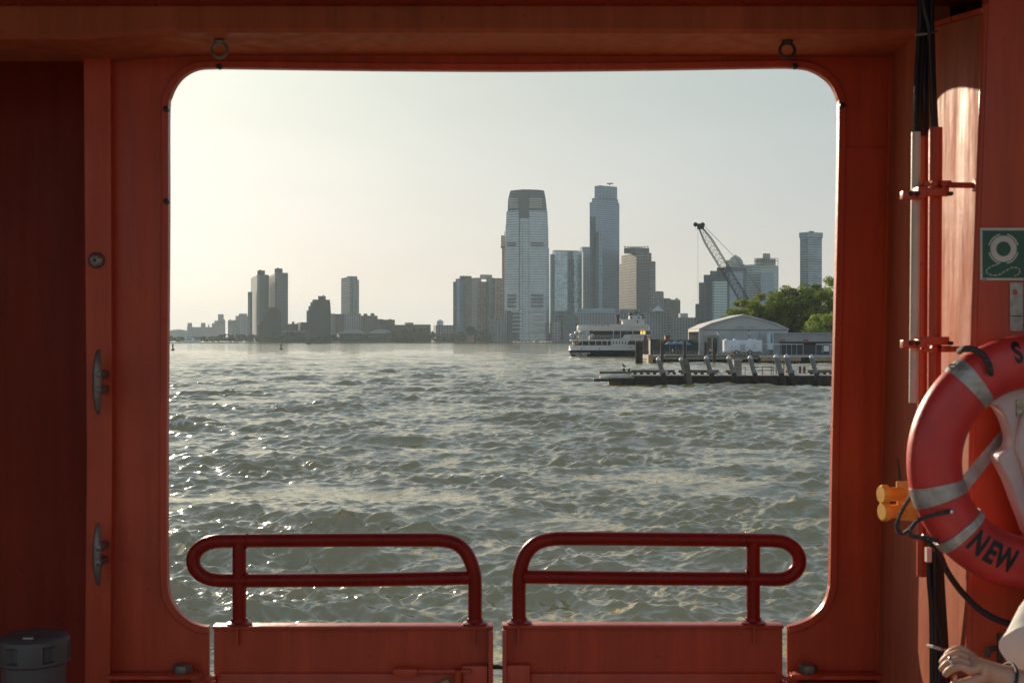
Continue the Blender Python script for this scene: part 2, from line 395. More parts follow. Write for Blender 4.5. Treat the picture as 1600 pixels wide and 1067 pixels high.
# ------------------------------------------------------------------ towers across the river
def ray_pt(px, C, ang):      # where the sight line of column px meets the line from C along ang
    k = (px - 800) / FPX
    dx, dy = math.cos(ang), math.sin(ang)
    t = (k*C[1] - C[0]) / (dx - k*dy)
    return (C[0] + t*dx, C[1] + t*dy)
def foot(L_, C_, R_, d, a=45):
    wl, wr = C_ - L_, R_ - C_
    if wr > wl and a < 45: a = 90 - a
    C = (X(C_, d), d); a = R(a)
    A = ray_pt(L_, C, math.pi - a); B = ray_pt(R_, C, math.pi/2 - a)
    if not 0 < B[1] - C[1] < 110: B = (X(R_, C[1] + 110), C[1] + 110)
    if not 0 < A[1] - C[1] < 110: A = (X(L_, C[1] + 110), C[1] + 110)
    return [C, B, (A[0]+B[0]-C[0], A[1]+B[1]-C[1]), A]
def building(name, label, d, tiers, group=None, base_px=None):
    """tiers: (part name, left, corner, right, top row, bottom row or None, material, angle, depth offset)"""
    t0 = tiers[0]
    root = thing(name, label, 'building', (X(t0[2], d), d, 1.1), group)
    for t in tiers:
        pn, l, c, r, yt, yb, m = t[:7]
        a = t[7] if len(t) > 7 else 45; off = t[8] if len(t) > 8 else 0
        z1 = Z(yt, d); z0 = 1.05 if yb is None else Z(yb, d)
        MB().prism(foot(l, c, r, d + off, a), z0, z1).build(pn, m, root)
    return root
def strip(root, pn, l, r, y0, y1, d, m, depth=2.0):   # a flat-on box
    return MB().box(X(l, d), X(r, d), d, d+depth, Z(y1, d), Z(y0, d)).build(pn, m, root)

F_dark = facade('brown_brick_flats', (.085, .075, .065), (.03, .035, .04), 3.0, 3.6, .5, .5)
F_conc = facade('pale_concrete_ribs', (.36, .33, .28), (.07, .08, .08), 3.0, 7.0, 1.1, .45, gmetal=.3)
F_grey = facade('grey_flats', (.16, .16, .15), (.05, .06, .07), 3.2, 3.4, .5, .55)
F_red = facade('red_brick_balconies', (.20, .11, .085), (.30, .30, .28), 3.1, 5.2, .35, .62, gmetal=.1, grough=.5)
F_green = facade('green_glass_flats', (.10, .12, .115), (.16, .24, .23), 3.2, 3.0, .55, .8, gmetal=.5)
F_gs = facade('silver_curtain_wall', (.29, .33, .36), (.32, .40, .45), 3.9, 2.6, .62, .9, gmetal=.65, wspec=.6, wrough=.3, uneven=.25)
F_gsc = facade('dark_crown_glass', (.10, .11, .12), (.07, .085, .10), 4.6, 3.2, .8, .85, gmetal=.6, uneven=.15, wrough=.3)
F_blue = facade('blue_mirror_glass', (.15, .20, .24), (.32, .43, .50), 3.8, 3.4, .86, .9, gmetal=.85, grough=.08, uneven=.3)
F_slate = facade('slate_glass', (.20, .25, .30), (.20, .29, .37), 3.4, 2.4, .6, .75, gmetal=.6, uneven=.3)
F_slate2 = facade('slate_glass_ribs', (.24, .28, .32), (.18, .26, .33), 7.0, 3.0, .9, .55, gmetal=.6, uneven=.2)
F_grid_lit = facade('stone_grid_lit', (.10, .09, .08), (.34, .32, .28), 4.4, 4.6, .42, .55, gmetal=0, grough=.4, uneven=.5)  # pale panes: brightness of the sunlit left face put into the colour
F_grid_shade = facade('stone_grid_shade', (.12, .11, .105), (.05, .06, .07), 4.4, 4.6, .45, .5, gmetal=.4)  # same stone with dark panes, for the shaded side and top
F_navy = facade('navy_glass', (.030, .055, .085), (.045, .080, .120), 3.8, 3.0, .7, .85, gmetal=.5, uneven=.35)
F_teal = facade('pale_teal_glass', (.30, .34, .33), (.28, .40, .40), 3.9, 8.0, .55, .95, gmetal=.6, uneven=.12)
F_stone = facade('pale_stone', (.34, .31, .27), (.06, .07, .08), 3.8, 4.2, .5, .45)
F_low = facade('grey_office', (.19, .20, .21), (.07, .09, .11), 4.2, 4.6, .7, .62, gmetal=.5)
F_haze = facade('far_stone', (.20, .19, .18), (.10, .10, .11), 4, 5, .5, .4)
M['roof'] = mat('dark_roof', (.06, .06, .06), .8, nscale=.3)
M['redsteel'] = mat('red_primer', (.35, .10, .06), .7, nscale=.3)
M['ltgrey'] = mat('light_cladding', (.45, .45, .43), .5, nscale=.3)
M['louvre'] = mat('dark_louvre', (.05, .065, .080), .5, nscale=.5)
M['paleband'] = mat('pale_band', (.50, .50, .47), .35, nscale=.5)

# far left, very hazy skyline 5 km off
building('apartment_building', 'hazy far building with two square turrets, leftmost of the skyline', 4300, [
    ('wall', 292, 300, 323, 511, None, F_haze), ('turret', 293, 296, 300, 504.5, 512, F_haze), ('turret', 314, 317, 321, 504.5, 512, F_haze),
    ('chimney', 325, 326, 327, 507.5, 515, F_haze), ('wing', 321, 325, 332, 511, None, F_haze)])
building('stepped_tower', 'hazy far stepped tower right of the two turreted block', 4300, [
    ('wall', 331, 338, 352, 505, None, F_haze), ('shoulder', 335, 340, 352, 501, 506, F_haze), ('top_tier', 340.5, 344, 349.5, 491, 502, F_haze), ('shoulder', 346, 349, 351.5, 499, 506, F_haze)])
building('apartment_building', 'hazy blocky building just left of the tall twin towers', 3600, [
    ('wall', 356, 362, 369, 501, None, F_haze), ('wall', 368, 375, 388, 493.5, None, F_haze), ('penthouse', 373, 378, 386, 490, 494, F_haze), ('chimney', 358, 359.5, 361, 499, 502, F_haze), ('penthouse', 362, 365, 368, 500, 502, F_haze)])
# twin towers
building('apartment_tower', 'thin green tower at the left side of the twin towers', 2350, [('wall', 387.2, 391, 394, 456, None, F_green)])
building('apartment_tower', 'left one of the tall twin ribbed towers with penthouse', 2300, [
    ('wall', 392, 402, 420.5, 430, None, F_conc, 76), ('penthouse', 402, 408, 414, 422.5, 430, F_dark), ('rooftop_unit', 405, 406.5, 408, 421.5, 423, M['roof']),
    ('wing', 400, 404, 419, 429.5, None, F_grey, 20, -8)])
building('apartment_tower', 'right one of the tall twin ribbed towers, slightly taller', 2250, [
    ('wall', 420, 430, 450, 427, None, F_conc, 76), ('penthouse', 429, 436, 441.5, 419.5, 427, F_dark), ('rooftop_unit', 432, 434, 436, 418.5, 420, M['roof']),
    ('wing', 431, 433, 449.5, 426.5, None, F_grey, 16, -8)])
r_ = building('apartment_tower', 'dark brick block with stepped left shoulder in front of the twin towers', 2120, [
    ('wall', 409, 413, 440, 499, None, F_dark, 40), ('shoulder', 406, 408, 412, 502, None, F_dark, 40), ('shoulder', 403, 405, 409, 508, None, F_dark, 40),
    ('upper_tier', 411, 415, 439, 488, 499, F_dark, 40), ('upper_tier', 414, 418, 437, 483, 488, F_dark, 40), ('penthouse', 419, 424, 433, 480, 483, F_dark, 40)])
building('row_of_flats', 'low dark flats between the twin towers and the stepped brown tower', 2200, [
    ('wall', 440, 452, 466, 506, None, F_dark, 15), ('wall', 464, 470, 482, 503.5, None, F_dark, 15), ('penthouse', 456, 458, 460, 502.5, 506, M['roof'])])
r_ = building('parking_deck', 'long low deck with a row of bright openings under the flats', 2110, [('wall', 440, 444, 482, 516, None, M['seawall'], 10)])
for k in range(14): strip(r_, 'opening', 442.5+k*2.6, 443.9+k*2.6, 517.2, 518.6, 2103, M['paleband'], .5)
building('apartment_tower', 'dark brown tower with sloping stepped left side and penthouse', 2080, [
    ('wall', 479, 486, 517, 485, None, F_dark, 35), ('upper_tier', 482, 488, 516.6, 478, 485, F_dark, 35), ('upper_tier', 485, 490, 516.2, 472, 478, F_dark, 35),
    ('upper_tier', 488, 493, 515.5, 468, 472, F_dark, 35), ('penthouse', 497, 500, 509, 462.5, 468, F_dark, 35), ('chimney', 504, 505, 506, 461, 463, F_dark)])
building('apartment_tower', 'single tall tower with pale sunlit left face standing above low blocks', 2400, [
    ('wall', 533, 546.5, 561, 437, None, facade('tan_tower', (.42, .37, .29), (.09, .10, .10), 3.1, 3.2, .4, .8), 62),
    ('upper_tier', 533.2, 546.5, 558.5, 433, 437, F_stone, 62), ('crown', 542, 548, 558, 431.5, 433, F_green, 50),
    ('bay', 547, 551, 557, 433, None, F_green, 20, -3)])
building('apartment_building', 'mid rise pale block at the foot of the single tall tower', 2180, [
    ('wall', 517, 521, 524, 490, None, F_stone, 40), ('wall', 522.5, 528, 537, 490.5, None, F_grey, 40), ('wall', 535, 541, 564, 489.5, None, F_stone, 30)])
building('apartment_building', 'grey mid rise with domed roof unit right of the single tall tower', 2190, [
    ('wall', 563, 569, 590, 493, None, F_grey, 30), ('penthouse', 568, 570, 574, 490, 493, M['roof']), ('penthouse', 579, 581, 585, 489.5, 493, M['roof'])])
building('apartment_building', 'low grey stepped block with four roof heights near the shore trees', 2200, [
    ('wall', 589, 594, 599, 498.5, None, F_grey, 30), ('wall', 598, 603, 617, 499.5, None, F_dark, 30), ('penthouse', 607, 609, 612, 498.5, 500, M['roof'])])
o = building('station_hall', 'low brown hall with wide hipped roofs beside the shore trees', 2100, [('wall', 522, 530, 612, 521, None, M['seawall'], 8)])
for c0, c1 in ((527, 566), (574, 612)):
    zz = Z(521, 2094); m_ = MB(); xa, xb = X(c0, 2094), X(c1, 2094)
    m_.loft([[(xa-3, 2094, zz), (xb+3, 2094, zz), (xb+3, 2150, zz), (xa-3, 2150, zz)], [(xa+14, 2118, zz+7), (xb-14, 2118, zz+7), (xb-14, 2126, zz+7), (xa+14, 2126, zz+7)]])
    m_.build('roof', mat('hipped_roof', (.17, .15, .135), .7), o)
building('brick_apartment_block', 'wide dark low block left of the domed building', 2130, [
    ('wall', 612, 616, 646, 507.5, None, F_dark, 12), ('wall', 644, 648, 673, 507, None, F_dark, 12), ('penthouse', 632, 634, 646, 504, 508, F_red, 12)])
r_ = building('office_building', 'low glassy block below the small pale dome', 2140, [('wall', 677, 681, 708, 508, None, F_low, 10)])
dm = thing('domed_building', 'small pale dome standing behind the low glassy block', 'building', (X(687.5, 2300), 2300, 1.1))
MB().lathe([(6.0, Z(510, 2300)), (6.0, Z(503.5, 2300))], (X(687.5, 2300), 2300, 0), 16).build('drum', M['ltgrey'], dm)
MB().lathe([(6.2*math.cos(t), Z(503.5, 2300)+4.5*math.sin(t)) for t in [i*math.pi/12 for i in range(6)]]+[(.5, Z(499.2, 2300))], (X(687.5, 2300), 2300, 0), 16).build('dome', M['ltgrey'], dm, smooth=True)

building('apartment_tower', 'broad green glass flats with flat penthouse, left of the red balcony flats', 2120, [
    ('wall', 708, 712, 742, 440, None, F_green, 30), ('upper_tier', 712, 716, 738, 435.5, 440, F_green, 30), ('penthouse', 718, 722, 737, 431, 436, M['louvre'], 30),
    ('bay', 712, 718, 724, 438, None, F_slate, 50, -6)])
building('apartment_tower', 'red brick balcony flats beside the tallest pale tower', 2100, [
    ('wall', 743, 747, 763, 440, None, F_red, 30), ('core', 737, 745, 752, 434, None, F_stone, 50), ('wall', 760, 764, 773, 434, None, F_green, 30),
    ('wall', 772, 775, 789, 434.5, None, F_red, 20), ('penthouse', 750, 754, 769, 429, 436, F_stone, 30)])

# construction tower behind the tallest tower
r_ = thing('construction_hoist', 'slim reddish construction core with yellow top rising left of the tallest tower', 'construction core', (X(786, 2250), 2250, 1.1))
strip(r_, 'shaft', 784.3, 789.5, 386, 530, 2250, M['redsteel'], 6)
strip(r_, 'climbing_formwork', 782.8, 789.5, 368, 386, 2248, mat('ochre_formwork', (.38, .27, .12), .7, nscale=.4), 12)
strip(r_, 'platform', 782.3, 790, 385, 387, 2246.5, M['roof'], 16)
strip(r_, 'mast', 788.2, 789.2, 362, 369, 2249, M['redsteel'], 2)

# the tallest rounded tower
d = 2000
gs = thing('skyscraper', 'tallest pale rounded glass tower with tapering dark crown', 'skyscraper', (X(823, d), d, 1.1))
FP = [(0, 16), (.10, 9), (.34, 0), (.58, 0), (.92, 7), (1, 13), (1, 52), (.8, 64), (.2, 64), (0, 52)]
def ringp(l, r, y, off=0, inset=0):
    w = X(r, d) - X(l, d)
    return [(X(l, d) + u*w, d + dy + off, Z(y, d)) for u, dy in FP]
for pn, rows, m in (('tower_body', [(788, 859, 532), (788.2, 858.8, 440), (788.6, 858.3, 387)], F_gs),
                    ('upper_tier', [(789.4, 857.3, 387), (789.8, 857, 351)], F_gs),
                    ('upper_tier', [(790.6, 856.4, 351), (791.3, 855.8, 329)], F_gs),
                    ('crown', [(793, 855, 329), (794, 853, 309), (797, 850.5, 297), (798.5, 849.5, 296.2)], F_gsc)):
    MB().loft([ringp(l, r, y) for l, r, y in rows]).build(pn, m, gs)
for l, r, y0, y1 in ((792, 806.5, 378.5, 380.6), (792, 806.5, 382.4, 384.5), (829, 849, 378.5, 380.6), (829, 849, 382.4, 384.5)) + tuple(
        (a_, b_, 460.2+k*5.4, 463.4+k*5.4) for k in range(4) for a_, b_ in ((792.5, 806.5), (829.5, 849))):
    strip(gs, 'louvre', l, r, y0, y1, d + (2.2 if l < 800 else -.6), M['louvre'], 9)
for k in range(6):
    strip(gs, 'lit_band', 799, 815, 486+k*6.2, 488.3+k*6.2, d-.9, M['paleband'], 2); strip(gs, 'lit_band', 826.5, 851, 486+k*6.2, 488.3+k*6.2, d-1, mat('orange_lit_band', (.42, .33, .28), .5), 7)  # orange light on the tower base is put into these bands' colour
for k in range(5):
    strip(gs, 'crown_slat', 795.5, 809.5, 310+k*3.2, 311.8+k*3.2, d+1, M['ltgrey'], 9); strip(gs, 'crown_slat', 827, 847, 310+k*3.2, 311.8+k*3.2, d-.5, M['ltgrey'], 9)
for x_ in (811.2, 816.5, 826.2):
    strip(gs, 'fin', x_-.35, x_+.35, 330 if x_ != 816.5 else 345, 530, d-1.0, M['louvre'], 2)
strip(gs, 'crown_panel', 810.5, 826, 298, 341, d-1.3, M['louvre'], 3)
MB().prism(foot(788.5, 792, 799, d-14, 40), 1, Z(486, d)).build('annex', F_low, gs)
building('office_building', 'low dark glass blocks at the foot of the tallest tower', 1990, [('wall', 766, 774, 787, 498, None, F_low, 12), ('wall', 790, 794, 801, 488, None, F_navy, 12, -8)])

# blue mirror block and neighbours
building('office_building', 'wide blue mirrored slab between the two tallest towers', 2080, [
    ('wall', 863, 867, 909, 392, None, F_blue, 20), ('side_wall', 859.5, 861.5, 866, 397, None, F_slate, 40, 6), ('parapet', 863.5, 867.5, 905, 391, 392, M['roof'], 20)])
building('office_building', 'slim grey block with pale vertical strips left of the second tallest tower', 2110, [
    ('wall', 906, 910, 930, 387, None, F_slate, 12), ('glass_strip', 910, 911, 917.5, 394, 482, F_slate2, 8, -6), ('parapet', 907, 910, 929, 385.8, 387, M['roof'], 12)])
building('skyscraper', 'second tallest slate blue tower with square set back crown', 2050, [
    ('tower_body', 921.3, 931, 967.8, 315, None, F_slate, 35), ('shoulder', 925, 932, 966, 309, 315, F_slate, 35),
    ('crown', 929, 937, 964.3, 289.8, 309, F_slate2, 35), ('west_bay', 921.8, 925.5, 931, 339, None, F_navy, 40, -4), ('glass_bay', 933, 936, 941, 363, None, F_slate2, 20, -9),
    ('antenna_mount', 952, 952.7, 953.4, 287, 290, M['roof']), ('antenna', 947.5, 949, 958.5, 286, 287, M['roof'], 8)])
r_ = building('office_tower', 'brown stone grid tower with stepped top and sunlit left face', 2030, [
    ('wall', 968, 994.5, 1024, 408, None, F_grid_lit, 76), ('upper_tier', 970.8, 994.5, 1018, 395, 408, F_grid_lit, 76), ('crown', 975, 992, 1014.5, 386.5, 395, F_grid_shade, 50),
    ('right_wall', 994.8, 997, 1024.3, 409, None, F_grid_shade, 25, -4)])
for k in range(9): strip(r_, 'parapet_block', 975.5+k*4.4, 978+k*4.4, 384.8, 386.8, 2040, F_grid_shade, 4)
building('apartment_building', 'grey block stepping down right of the brown grid tower', 2180, [
    ('wall', 1023, 1027, 1037, 456, None, F_grey, 30), ('penthouse', 1025, 1028, 1036, 455, 456, M['roof'])])
building('apartment_building', 'brown brick block with uneven roofline right of the grey stepping block', 2200, [
    ('wall', 1035, 1040, 1063, 468, None, F_dark, 30), ('penthouse', 1037, 1040, 1048, 466, 468, M['roof']), ('penthouse', 1055, 1057, 1060, 466, 468, M['roof'])])
building('office_building', 'dark low block right of the tallest tower at the waterfront', 1990, [('wall', 859, 863, 876, 503, None, F_low, 10), ('wall', 872, 880, 899, 491, None, F_navy, 14)])
r_ = building('waterfront_office', 'long low grey office with window rows behind the harbour boat', 1995, [
    ('wall', 895, 903, 1046, 489, None, F_low, 8), ('upper_tier', 903, 910, 962, 482, 489, F_slate, 8), ('upper_tier', 968, 974, 1000, 483, 489, F_low, 8), ('wing', 1044, 1048, 1091, 496, None, F_low, 8, -5),
    ('upper_tier', 1025, 1030, 1054, 481, 489, F_grey, 8), ('rooftop_unit', 1060, 1063, 1075, 489.5, 496, M['ltgrey'], 8)])
MB().loft([[P(x_, 486, 1990) for x_ in (1018, 1038)] + [P(x_, 486, 2010) for x_ in (1038, 1018)], [P(x_, 478, 2000) for x_ in (1027, 1030)] + [P(x_, 478, 2004) for x_ in (1030, 1027)]]).build('roof', M['ltgrey'], r_)

# right hand cluster
d = 1900
building('office_tower', 'dark blue stepped tower rising in stairs behind the crane', d, [
    ('wall', 1120, 1136, 1166, 417, None, F_navy, 30), ('step', 1109.5, 1113, 1124, 423, None, F_navy, 30, 3), ('step', 1099.5, 1104, 1114, 429, None, F_navy, 30, 6),
    ('step', 1092, 1096, 1103, 441, None, F_navy, 30, 9), ('step', 1086.5, 1089, 1096, 474.5, None, F_navy, 30, 12),
    ('glass_bay', 1113, 1116, 1136, 440, None, F_teal, 12, -14), ('right_wing', 1134, 1140, 1161, 425, None, F_slate, 15, -10)])
r_ = thing('office_tower', 'pale stone tower with a rounded dome top behind the stepped blue tower', 'building', (X(1150, 2150), 2150, 1.1))
MB().prism(foot(1135, 1140, 1164, 2150, 25), 1, Z(412, 2150)).build('wall', F_stone, r_)
MB().prism(foot(1134, 1137, 1142, 2140, 25), 1, Z(407, 2150)).build('turret', F_stone, r_)
MB().lathe([(13.2*math.cos(t), Z(413, 2150)+15.5*math.sin(t)) for t in [i*math.pi/14 for i in range(7)]]+[(.8, Z(397, 2150))], (X(1152, 2150), 2168, 0), 20).build('dome', F_stone, r_)
r_ = building('office_tower', 'wide pale teal block with open steel frame on its roof', 1950, [
    ('wall', 1151, 1175, 1216.5, 413.5, None, F_teal, 28), ('upper_tier', 1180, 1190, 1212, 404, 413.5, F_stone, 30), ('penthouse', 1192, 1196, 1203.5, 396, 404, F_stone, 30),
    ('glass_bay', 1187, 1189, 1209, 426, None, F_slate, 12, -8)])
for k in range(9): strip(r_, 'frame_post', 1178.6+k*4.6, 1179.2+k*4.6, 403.5, 414, 1949, M['roof'], 1.2)
for y_ in (403.4, 407.5): strip(r_, 'frame_beam', 1178.6, 1216, y_, y_+.8, 1948, M['roof'], 1.2)
building('office_tower', 'separate tall banded tower with wide cap above the park trees', 1900, [
    ('wall', 1250, 1263, 1284.2, 368, None, facade('banded_glass', (.20, .25, .29), (.12, .18, .23), 3.6, 9, .72, .97, gmetal=.6), 30),
    ('crown', 1248.6, 1262, 1285.8, 362.5, 371, F_slate, 30), ('rooftop_unit', 1264, 1268, 1272, 361, 363, M['roof'])])

# big clock on the far shore
ck = thing('shore_clock', 'big round clock on a frame among the far shore trees', 'clock', (X(735.5, 1992), 1992, 1.1))
cx, cz, dk = X(735.5, 1990), Z(517, 1990), 1990
MB().lathe([(7.6, 0), (7.6, 1.0), (6.6, 1.0), (6.6, 0)], (cx, dk, cz), 28, 'Y').build('rim', M['louvre'], ck)
MB().lathe([(6.5, .2), (6.5, .7)], (cx, dk, cz), 28, 'Y').build('face', M['paleband'], ck)
MB().box(cx-.35, cx+.35, dk-.3, dk, cz-.5, cz+4.8).build('minute_hand', M['louvre'], ck)
MB().box(cx-.4, cx+.4, dk-.3, dk, cz-3.2, cz+.5).build('hour_hand', M['louvre'], ck)
MB().box(cx-5, cx+5, dk+.4, dk+1.5, 1, cz-7).build('stand', mat('faded_red', (.25, .12, .10), .7), ck)

# ------------------------------------------------------------------ foliage
def leafmat(name, c1, c2):
    m = bpy.data.materials.new(name); m.use_nodes = True
    n = m.node_tree.nodes; L = m.node_tree.links; b = n['Principled BSDF']
    tc = n.new('ShaderNodeTexCoord'); nz = n.new('ShaderNodeTexNoise'); nz.inputs['Scale'].default_value = .45; nz.inputs['Detail'].default_value = 5
    L.new(tc.outputs['Object'], nz.inputs['Vector'])
    rp = n.new('ShaderNodeValToRGB'); rp.color_ramp.elements[0].position = .35; rp.color_ramp.elements[1].position = .65
    rp.color_ramp.elements[0].color = (*c1, 1); rp.color_ramp.elements[1].color = (*c2, 1)
    L.new(nz.outputs[0], rp.inputs[0]); L.new(rp.outputs[0], b.inputs['Base Color'])
    b.inputs['Roughness'].default_value = .65; b.inputs['Specular IOR Level'].default_value = .25
    tr = n.new('ShaderNodeBsdfTranslucent'); L.new(rp.outputs[0], tr.inputs[0])
    ms = n.new('ShaderNodeMixShader'); ms.inputs[0].default_value = .48
    L.new(b.outputs[0], ms.inputs[1]); L.new(tr.outputs[0], ms.inputs[2]); L.new(ms.outputs[0], n['Material Output'].inputs[0])
    return m
LEAF1 = leafmat('leaves_deep', (.085, .140, .008), (.280, .310, .030))
LEAF2 = leafmat('leaves_bright', (.20, .26, .025), (.38, .42, .06))
LEAFD = leafmat('leaves_distant', (.035, .060, .014), (.070, .090, .022))
BARK = mat('bark', (.07, .055, .04), .9, nscale=2, bump=.02, bscale=6)
def crown_mesh(name, m, rx, rz, nclump, nleaf, leaf, seed, h0):
    rnd = random.Random(seed); vs = []; fs = []
    cl = []
    for i in range(nclump):
        while True:
            p = Vector((rnd.uniform(-1, 1), rnd.uniform(-1, 1), rnd.uniform(-.85, 1)))
            if .25 < p.length < 1: break
        p = p.normalized()*(p.length**.45)
        cl.append((Vector((p.x*rx, p.y*rx, h0 + rz + p.z*rz)), rnd.uniform(.20, .36)*rx))
    for c, cr in cl:
        for j in range(nleaf):
            q = Vector((rnd.gauss(0, 1), rnd.gauss(0, 1), rnd.gauss(0, 1))).normalized()*(rnd.random()**.35)
            p = c + Vector((q.x*cr, q.y*cr, q.z*cr*.7))
            a = Vector((rnd.gauss(0, 1), rnd.gauss(0, 1), rnd.gauss(0, .7))).normalized()
            b_ = a.orthogonal().normalized(); s = leaf*rnd.uniform(.6, 1.4)
            k = len(vs)
            vs += [p - a*s - b_*s*.25, p + b_*s*.55, p + a*s + b_*s*.2, p - b_*s*.55]; fs.append((k, k+1, k+2, k+3))
    me = bpy.data.meshes.new(name); me.from_pydata([tuple(v) for v in vs], [], fs); me.materials.append(m); return me, cl
def make_tree(label, group, loc, rx, rz, h0, m, nclump, nleaf, leaf, seed, name='park_tree'):
    root = thing(name, label, 'tree', loc, group)
    me, cl = crown_mesh('crown', m, rx, rz, nclump, nleaf, leaf, seed, h0)
    o = bpy.data.objects.new('crown', me); COL.objects.link(o); o.parent = root
    t = MB(); hh = h0 + rz
    t.tube([(0, 0, 0), (.1, 0, hh*.4), (-.1, .1, hh*.8), (0, 0, hh*1.3)], .3, 8, radii=[rx*.07, rx*.055, rx*.04, rx*.015])
    for c, cr in cl[:14]: t.tube([(0, 0, hh*.55), tuple(c*.5 + Vector((0, 0, hh*.3))), tuple(c)], .1, 5, radii=[rx*.03, rx*.02, rx*.008])
    t.build('trunk', BARK, root, raw=True, smooth=True)
    return root

# the far shore tree line: one tree of each of three kinds, copied
G = 'trees along the far shore'
protos = [make_tree('dark round tree in the low tree line along the far shore', G, (0, 0, 0), 7, 5.2, 1.5, LEAFD, 16, 26, .95, 31+i, 'shore_tree') for i in range(3)]
rnd = random.Random(3)
first = [True]*3
def shore_tree(px, d, hpx):
    i = rnd.randrange(3); s = (hpx/FPX*d)/12.0
    t = protos[i] if first[i] else copy_tree(protos[i]); first[i] = False
    t.location = (X(px, d), d, 1.0); t.scale = (s*rnd.uniform(1, 1.35), s, s*rnd.uniform(.9, 1.1)); t.rotation_euler.z = rnd.uniform(0, 6)
tops = [(266, 9), (300, 10), (330, 9), (345, 14), (385, 15), (400, 12), (450, 14), (470, 16), (480, 12), (520, 12), (560, 14), (600, 13), (620, 24), (650, 24), (676, 18), (690, 14), (700, 16), (735, 15), (745, 18), (780, 14), (800, 13), (850, 14), (892, 13)]
def top_at(px):
    for (a, ha), (b, hb) in zip(tops, tops[1:]):
        if a <= px <= b: return ha + (hb-ha)*(px-a)/(b-a)
    return 12
px = 262
while px < 894:
    if not (729 < px < 742): shore_tree(px, 2040 + rnd.uniform(-14, 16), top_at(px)*rnd.uniform(.62, 1.12))
    px += rnd.uniform(4.5, 7.2)

# ------------------------------------------------------------------ small craft and buoys
def boat(label, px, d, length, colm, cabin=True):
    r = thing('motor_boat', label, 'boat', (X(px, d), d, 0))
    x0 = X(px, d); h = length*.13
    MB().loft([[(x0-length/2, d-length*.1, -.2), (x0+length*.38, d-length*.1, -.2), (x0+length/2, d, -.2), (x0+length*.38, d+length*.1, -.2), (x0-length/2, d+length*.1, -.2)],
               [(x0-length/2, d-length*.14, h), (x0+length*.40, d-length*.14, h*1.1), (x0+length*.56, d, h*1.4), (x0+length*.40, d+length*.14, h*1.1), (x0-length/2, d+length*.14, h)]]).build('hull', colm, r)
    if cabin:
        MB().box(x0-length*.25, x0+length*.15, d-length*.09, d+length*.09, h, h*2.1).build('cabin', colm, r, bevel=.15)
        MB().box(x0-length*.2, x0+length*.12, d-length*.095, d-length*.088, h*1.35, h*1.8).build('window', M['louvre'], r)
    return r
M['boatwhite'] = mat('boat_white', (.72, .72, .70), .4, nscale=.5)
boat('long white excursion boat moored at the far left shore', 297, 1985, 30, M['boatwhite'])
boat('small white boat with cabin beside the lawn at the far left', 378, 1990, 9, M['boatwhite'])
boat('low dark motor boat crossing near the far shore', 482.5, 1500, 7, M['louvre'])
def buoy(label, px, py, d, col):
    b = thing('channel_buoy', label, 'buoy', (X(px, d), d, 0))
    x0 = X(px, d); h = (548-py)/FPX*d
    MB().lathe([(1.0, -.3), (1.1, .2), (1.05, .6), (.4, .9)], (x0, d, 0), 12).build('float', col, b)
    MB().lathe([(.42, .9), (.30, 2.3), (.55, 2.4), (.55, 3.1), (.1, 3.4)], (x0, d, 0), 10).build('tower', col, b)
buoy('dark channel buoy on open water left of the centre', 439, 541, 750, mat('buoy_green', (.03, .06, .04), .5))
buoy('dark channel buoy close beside the left window edge', 270, 544, 700, mat('buoy_dark', (.05, .04, .04), .5))

# ------------------------------------------------------------------ harbour cruise boat at its berth
M['hullnavy'] = mat('navy_hull', (.012, .015, .022), .6, nscale=.4, spec=.15)
M['shipwhite'] = mat('ship_white', (.66, .62, .56), .4, nscale=.5, var=.07)
M['shipshade'] = mat('ship_interior', (.05, .055, .055), .6, nscale=.6)
M['lampyellow'] = mat('lit_window', (.7, .45, .1), .5, emit=(1, .62, .12), estr=.8)
M['glassdark'] = mat('dark_window_glass', (.03, .04, .045), .12, metal=.3, nscale=.5)
M['lettering'] = mat('pale_lettering', (.60, .58, .54), .5)
M['redletter'] = mat('faded_red_lettering', (.45, .10, .08), .5)
M['canister'] = mat('liferaft_white', (.60, .60, .58), .4)
DS = 440.0
def bx_(px): return X(px, DS)
def bz_(py): return Z(py, DS)
ship = thing('cruise_boat', 'white double decked harbour boat with navy hull and white canisters at its stern', 'passenger boat', (bx_(960), DS+5, 0))
def outline(d0, d1, l0, r0, y, nose=1.0):   # deck outline with rounded stern (left) and blunt right end
    xl, xr = bx_(l0), bx_(r0); yc = DS + 5.0; hw = 5.0
    pts = []
    for k in range(9):
        a = math.pi/2 + math.pi*k/8
        pts.append((xl + 4.5*nose + 4.5*nose*math.cos(a), yc + hw*math.sin(a)*-1, bz_(y)))
    pts += [(xr, yc + hw*.8, bz_(y)), (xr+.8, yc, bz_(y)), (xr, yc - hw*.8, bz_(y))]
    return pts
m_ = MB().loft([outline(0, 0, 895, 1020, 560.5), outline(0, 0, 891, 1020, 552), outline(0, 0, 889, 1020, 547.2)]).build('hull', M['hullnavy'], ship, smooth=True)
MB().loft([outline(0, 0, 888.8, 1020, 547.2), outline(0, 0, 889.5, 1020, 546.6), outline(0, 0, 890, 1020, 539.5)]).build('bulwark', M['shipwhite'], ship, smooth=True)
